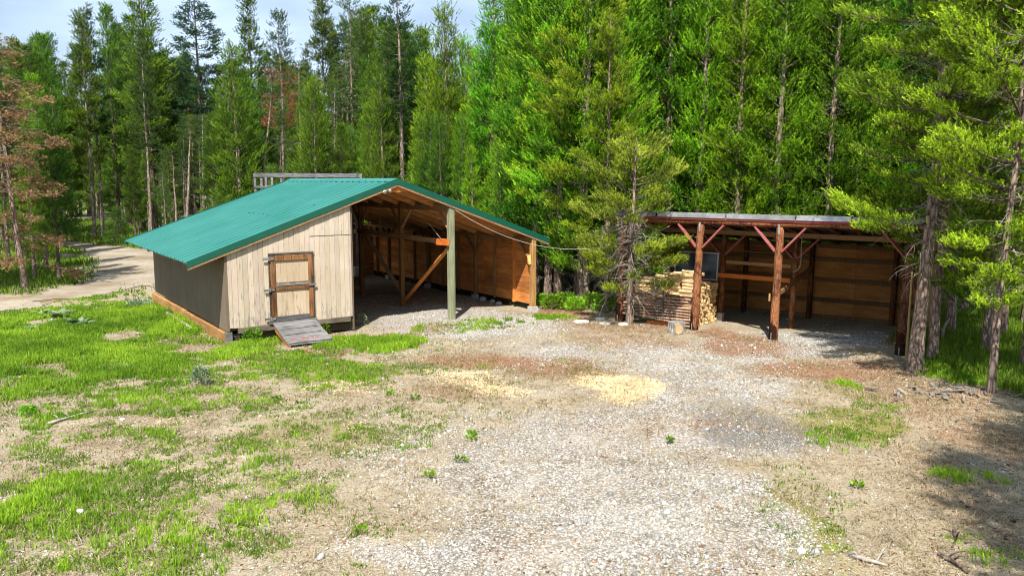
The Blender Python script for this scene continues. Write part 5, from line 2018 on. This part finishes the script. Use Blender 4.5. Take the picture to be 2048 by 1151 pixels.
def keep_out(x, y):
    """1 outside the buildings' footprints"""
    r = np.ones_like(x)
    for (o, ang, s0, s1, d0, d1) in ((BL, B_ANG, 0, 9.9, -.03, 12.5), (OL, S_ANG, 0, 8, -.1, 4)):
        dx, dy = x - o[0], y - o[1]
        s = dx * math.cos(ang) + dy * math.sin(ang)
        d = -dx * math.sin(ang) + dy * math.cos(ang)
        r = r * ~((s > s0) & (s < s1) & (d > d0) & (d < d1))
    return r


def blades(name, xy, hts, wid, mat, rng, tone, lean=.35, spread=.05, per=6):
    n = len(xy)
    x = np.repeat(xy[:, 0], per) + rng.normal(0, spread, n * per)
    y = np.repeat(xy[:, 1], per) + rng.normal(0, spread, n * per)
    h = np.repeat(hts, per) * rng.uniform(.5, 1.25, n * per)
    t = np.clip(np.repeat(tone, per) + rng.normal(0, .16, n * per), 0, 1)
    z = ground_at(x, y) - .01
    a = rng.uniform(0, 6.28, n * per)
    l = np.abs(rng.normal(0, lean, n * per))
    dx, dy = np.cos(a) * l * h, np.sin(a) * l * h
    b = rng.uniform(0, 6.28, n * per)
    w = np.repeat(np.broadcast_to(wid, (n,)), per) * rng.uniform(.7, 1.3, n * per)
    wx, wy = np.cos(b) * w / 2, np.sin(b) * w / 2
    V = np.empty((n * per, 5, 3))
    V[:, 0] = np.stack([x - wx, y - wy, z], 1)
    V[:, 1] = np.stack([x + wx, y + wy, z], 1)
    V[:, 2] = np.stack([x + wx * .75 + dx * .4, y + wy * .75 + dy * .4, z + h * .6], 1)
    V[:, 3] = np.stack([x - wx * .75 + dx * .4, y - wy * .75 + dy * .4, z + h * .6], 1)
    V[:, 4] = np.stack([x + dx, y + dy, z + h * np.clip(1.05 - l * .5, .4, 1)], 1)
    V = V.reshape(-1, 3)
    i0 = np.arange(n * per) * 5
    F3 = np.concatenate([np.stack([i0, i0 + 1, i0 + 2], 1), np.stack([i0, i0 + 2, i0 + 3], 1), np.stack([i0 + 3, i0 + 2, i0 + 4], 1)])
    c = np.repeat(t, 5)
    return np_mesh(name, V, F3, mat, None, np.stack([c] * 3, 1))


rg = np.random.default_rng(77)


def grass_w(x, y):
    g = cover(x, y)[0]
    patch = .42 * noise(x, y, .9, 61, 3) + .58 * noise(x, y, .30, 62, 2)
    return np.clip((g - .10) * 1.25, 0, 1) * np.clip((patch - .60 + g * .46) * 4, 0, 1) * keep_out(x, y) * ~in_poly(x, y, ROAD)


xy = scatter(24000, (-17, 13), (7.2, 31), grass_w, rg, .45)
g0 = cover(xy[:, 0], xy[:, 1])[0]
hh = (.055 + .12 * np.clip(g0, 0, 1) ** 1.3) * (.35 + 1.3 * noise(xy[:, 0], xy[:, 1], .7, 63, 2))
tn = np.clip(-.25 + 1.5 * noise(xy[:, 0], xy[:, 1], 1.1, 64, 3), 0, 1)
o = blades("grass", xy, hh, .009 + .0006 * xy[:, 1], MT["grass"], rg, tn, .5, .04, 11)
tag(o, "short spring grass growing in patches over the yard", "grass", kind="stuff")
def sprout_w(x, y):
    g, gr, sa, li, ash_dark, mo = cover(x, y)
    west = np.clip((2.2 - x - (y - 8) * .05) / 4, .0, 1)
    return np.clip(.10 + .5 * mo + .5 * g - .35 * gr, 0, 1) * np.maximum(west, np.clip(mo * 1.3 - .3, 0, .7)) * np.clip(noise(x, y, .45, 68, 3) * 3.2 - 1.35, 0, 1) * keep_out(x, y) * ~in_poly(x, y, ROAD)


xy = scatter(19000, (-16, 10), (7.2, 26), sprout_w, rg, .7)
o = blades("sprouting_grass", xy, .03 + .05 * rg.random(len(xy)), .009 + .0005 * xy[:, 1], MT["grass"], rg, .2 + .7 * rg.random(len(xy)), .7, .03, 6)
tag(o, "thin sprouting grass dotted over the bare earth at the left", "grass", kind="stuff")
xy = scatter(26000, (-62, 40), (24, 85), lambda x, y: np.clip(cover(x, y)[0] - .1, 0, 1) * keep_out(x, y) * ~in_poly(x, y, ROAD) * ((y > 30) | (x > 10.5)), rg, .8)
o = blades("meadow_grass", xy, .16 + .18 * rg.random(len(xy)), .012 + .0011 * xy[:, 1], MT["grass"], rg, .2 + .7 * noise(xy[:, 0], xy[:, 1], 3.0, 66, 3), .5, .16, 6)
tag(o, "longer grass and undergrowth under the pines around the yard", "grass", kind="stuff")
xy = scatter(9000, (9.3, 20), (14.5, 27), lambda x, y: np.clip(cover(x, y)[0] - .3, 0, 1) * ((x - 11.2 + (y - 18) * .05) > -1.2), rg, .2)
o = blades("tall_grass", xy, .22 + .16 * rg.random(len(xy)), .02, MT["grass"], rg, .2 + .6 * rg.random(len(xy)), .4, .06, 7)
tag(o, "tall lush grass under the pines at the right of the yard", "grass", kind="stuff")


def straw_w(x, y):
    g, gr, sa, li, ash_dark, mo = cover(x, y)
    return np.clip(.55 - .45 * gr - .15 * g + .3 * li, .05, 1) * keep_out(x, y) * np.clip(noise(x, y, .8, 71, 3) * 2 - .5, 0, 1)


xy = scatter(36000, (-14, 14), (7.2, 26), straw_w, rg, .9)
o = blades("dry_straw", xy, .035 + .05 * rg.random(len(xy)), .008 + .0005 * xy[:, 1], MT["straw"], rg, rg.random(len(xy)), 1.9, .07, 4)
tag(o, "dry straw and dead grass lying over the bare earth", "straw", kind="stuff")


def stones(name, n, wfun, size, mat, seed, colfun, near=1.0, flat=.6):
    rng = np.random.default_rng(seed)
    xy = scatter(n, (-16, 14), (7.2, 30), wfun, rng, near)
    n = len(xy)
    s = size[0] * np.exp(rng.normal(0, size[1], n))
    octa = np.array([[1, 0, 0], [0, 1, 0], [-1, 0, 0], [0, -1, 0], [0, 0, 1], [0, 0, -1]], float)
    V = octa[None] * (1 + rng.uniform(-.3, .3, (n, 6, 1)))
    V[:, :4, 2] += rng.uniform(-.25, .35, (n, 4))
    V[:, 4, :2] += rng.uniform(-.45, .45, (n, 2))
    a = rng.uniform(0, 6.28, n)
    ca, sa = np.cos(a), np.sin(a)
    asp = rng.uniform(.6, 1.0, n)
    X, Yv = V[..., 0], V[..., 1] * asp[:, None]
    V = np.stack([X * ca[:, None] - Yv * sa[:, None], X * sa[:, None] + Yv * ca[:, None], V[..., 2] * flat], 2) * s[:, None, None]
    V[..., 0] += xy[:, 0:1]
    V[..., 1] += xy[:, 1:2]
    V[..., 2] += (ground_at(xy[:, 0], xy[:, 1]) + s * flat * .25)[:, None]
    tri = np.array([[0, 1, 4], [1, 2, 4], [2, 3, 4], [3, 0, 4], [1, 0, 5], [2, 1, 5], [3, 2, 5], [0, 3, 5]])
    Fc = (np.arange(n)[:, None, None] * 6 + tri[None]).reshape(-1, 3)
    col = np.repeat(colfun(rng, n, xy), 6, 0)
    return np_mesh(name, V.reshape(-1, 3), Fc, mat, None, col)


def stone_w(x, y):
    g, gr, sa, li, ash_dark, mo = cover(x, y)
    return np.clip(gr * 1.1 + .09, 0, 1) * (1 - .8 * np.clip(sa, 0, 1)) * (1 - .45 * np.clip(li, 0, 1)) * np.clip(noise(x, y, .9, 81, 3) * 2.2 - .45, .1, 1) * np.clip(noise(x, y, 2.4, 82, 3) * 2.6 - .5, .3, 1)


def stone_c(rng, n, xy):
    v = rng.uniform(.4, 1.2, n)
    ash_dark = cover(xy[:, 0], xy[:, 1])[4]
    v = v * (1 - .55 * np.clip(ash_dark, 0, 1) * (rng.random(n) < .7))
    w = rng.normal(0, .05, n)
    return np.stack([v * (1.0 + w), v, v * (.96 - w)], 1)


gm = Mat("gravel stone", .9, .2)
gm.color(gm.mix(1.0, (.47, .455, .43), gm.attr(), 'MULTIPLY'))
o = stones("gravel", 120000, stone_w, (.0105, .5), gm.m, 91, stone_c, 1.1)
tag(o, "pale crushed gravel spread over the middle of the yard", "gravel", kind="stuff")


def lit_w(x, y):
    g, gr, sa, li, ash_dark, mo = cover(x, y)
    return np.clip(.10 + li, 0, 1) * keep_out(x, y)


lm = Mat("bark and needle litter", .95, .1)
lm.color(lm.mix(1.0, (.26, .14, .08), lm.attr(), 'MULTIPLY'))
o = stones("forest_litter", 36000, lit_w, (.0125, .5), lm.m, 92, lambda rng, n, xy: np.stack([rng.uniform(.25, 1.35, n)] * 3, 1) * np.stack([np.ones(n), rng.uniform(.8, 1.05, n), rng.uniform(.7, 1.05, n)], 1), .9, .28)
tag(o, "red brown bark chips, cones and needle litter on the bare earth", "litter", kind="stuff")

sm = Mat("sawdust chip", .95, .1)
sm.color(sm.mix(1.0, (.70, .55, .32), sm.attr(), 'MULTIPLY'))
o = stones("sawdust", 11000, lambda x, y: np.clip(cover(x, y)[2] * 1.2 - .25, 0, 1) * np.clip(noise(x, y, .35, 83, 3) * 3.4 - 1.25, .02, 1), (.014, .45), sm.m, 93, lambda rng, n, xy: np.stack([rng.uniform(.55, 1.3, n)] * 3, 1), .4, .35)
tag(o, "loose yellow sawdust chips heaped thinly on the yard", "sawdust", kind="stuff")
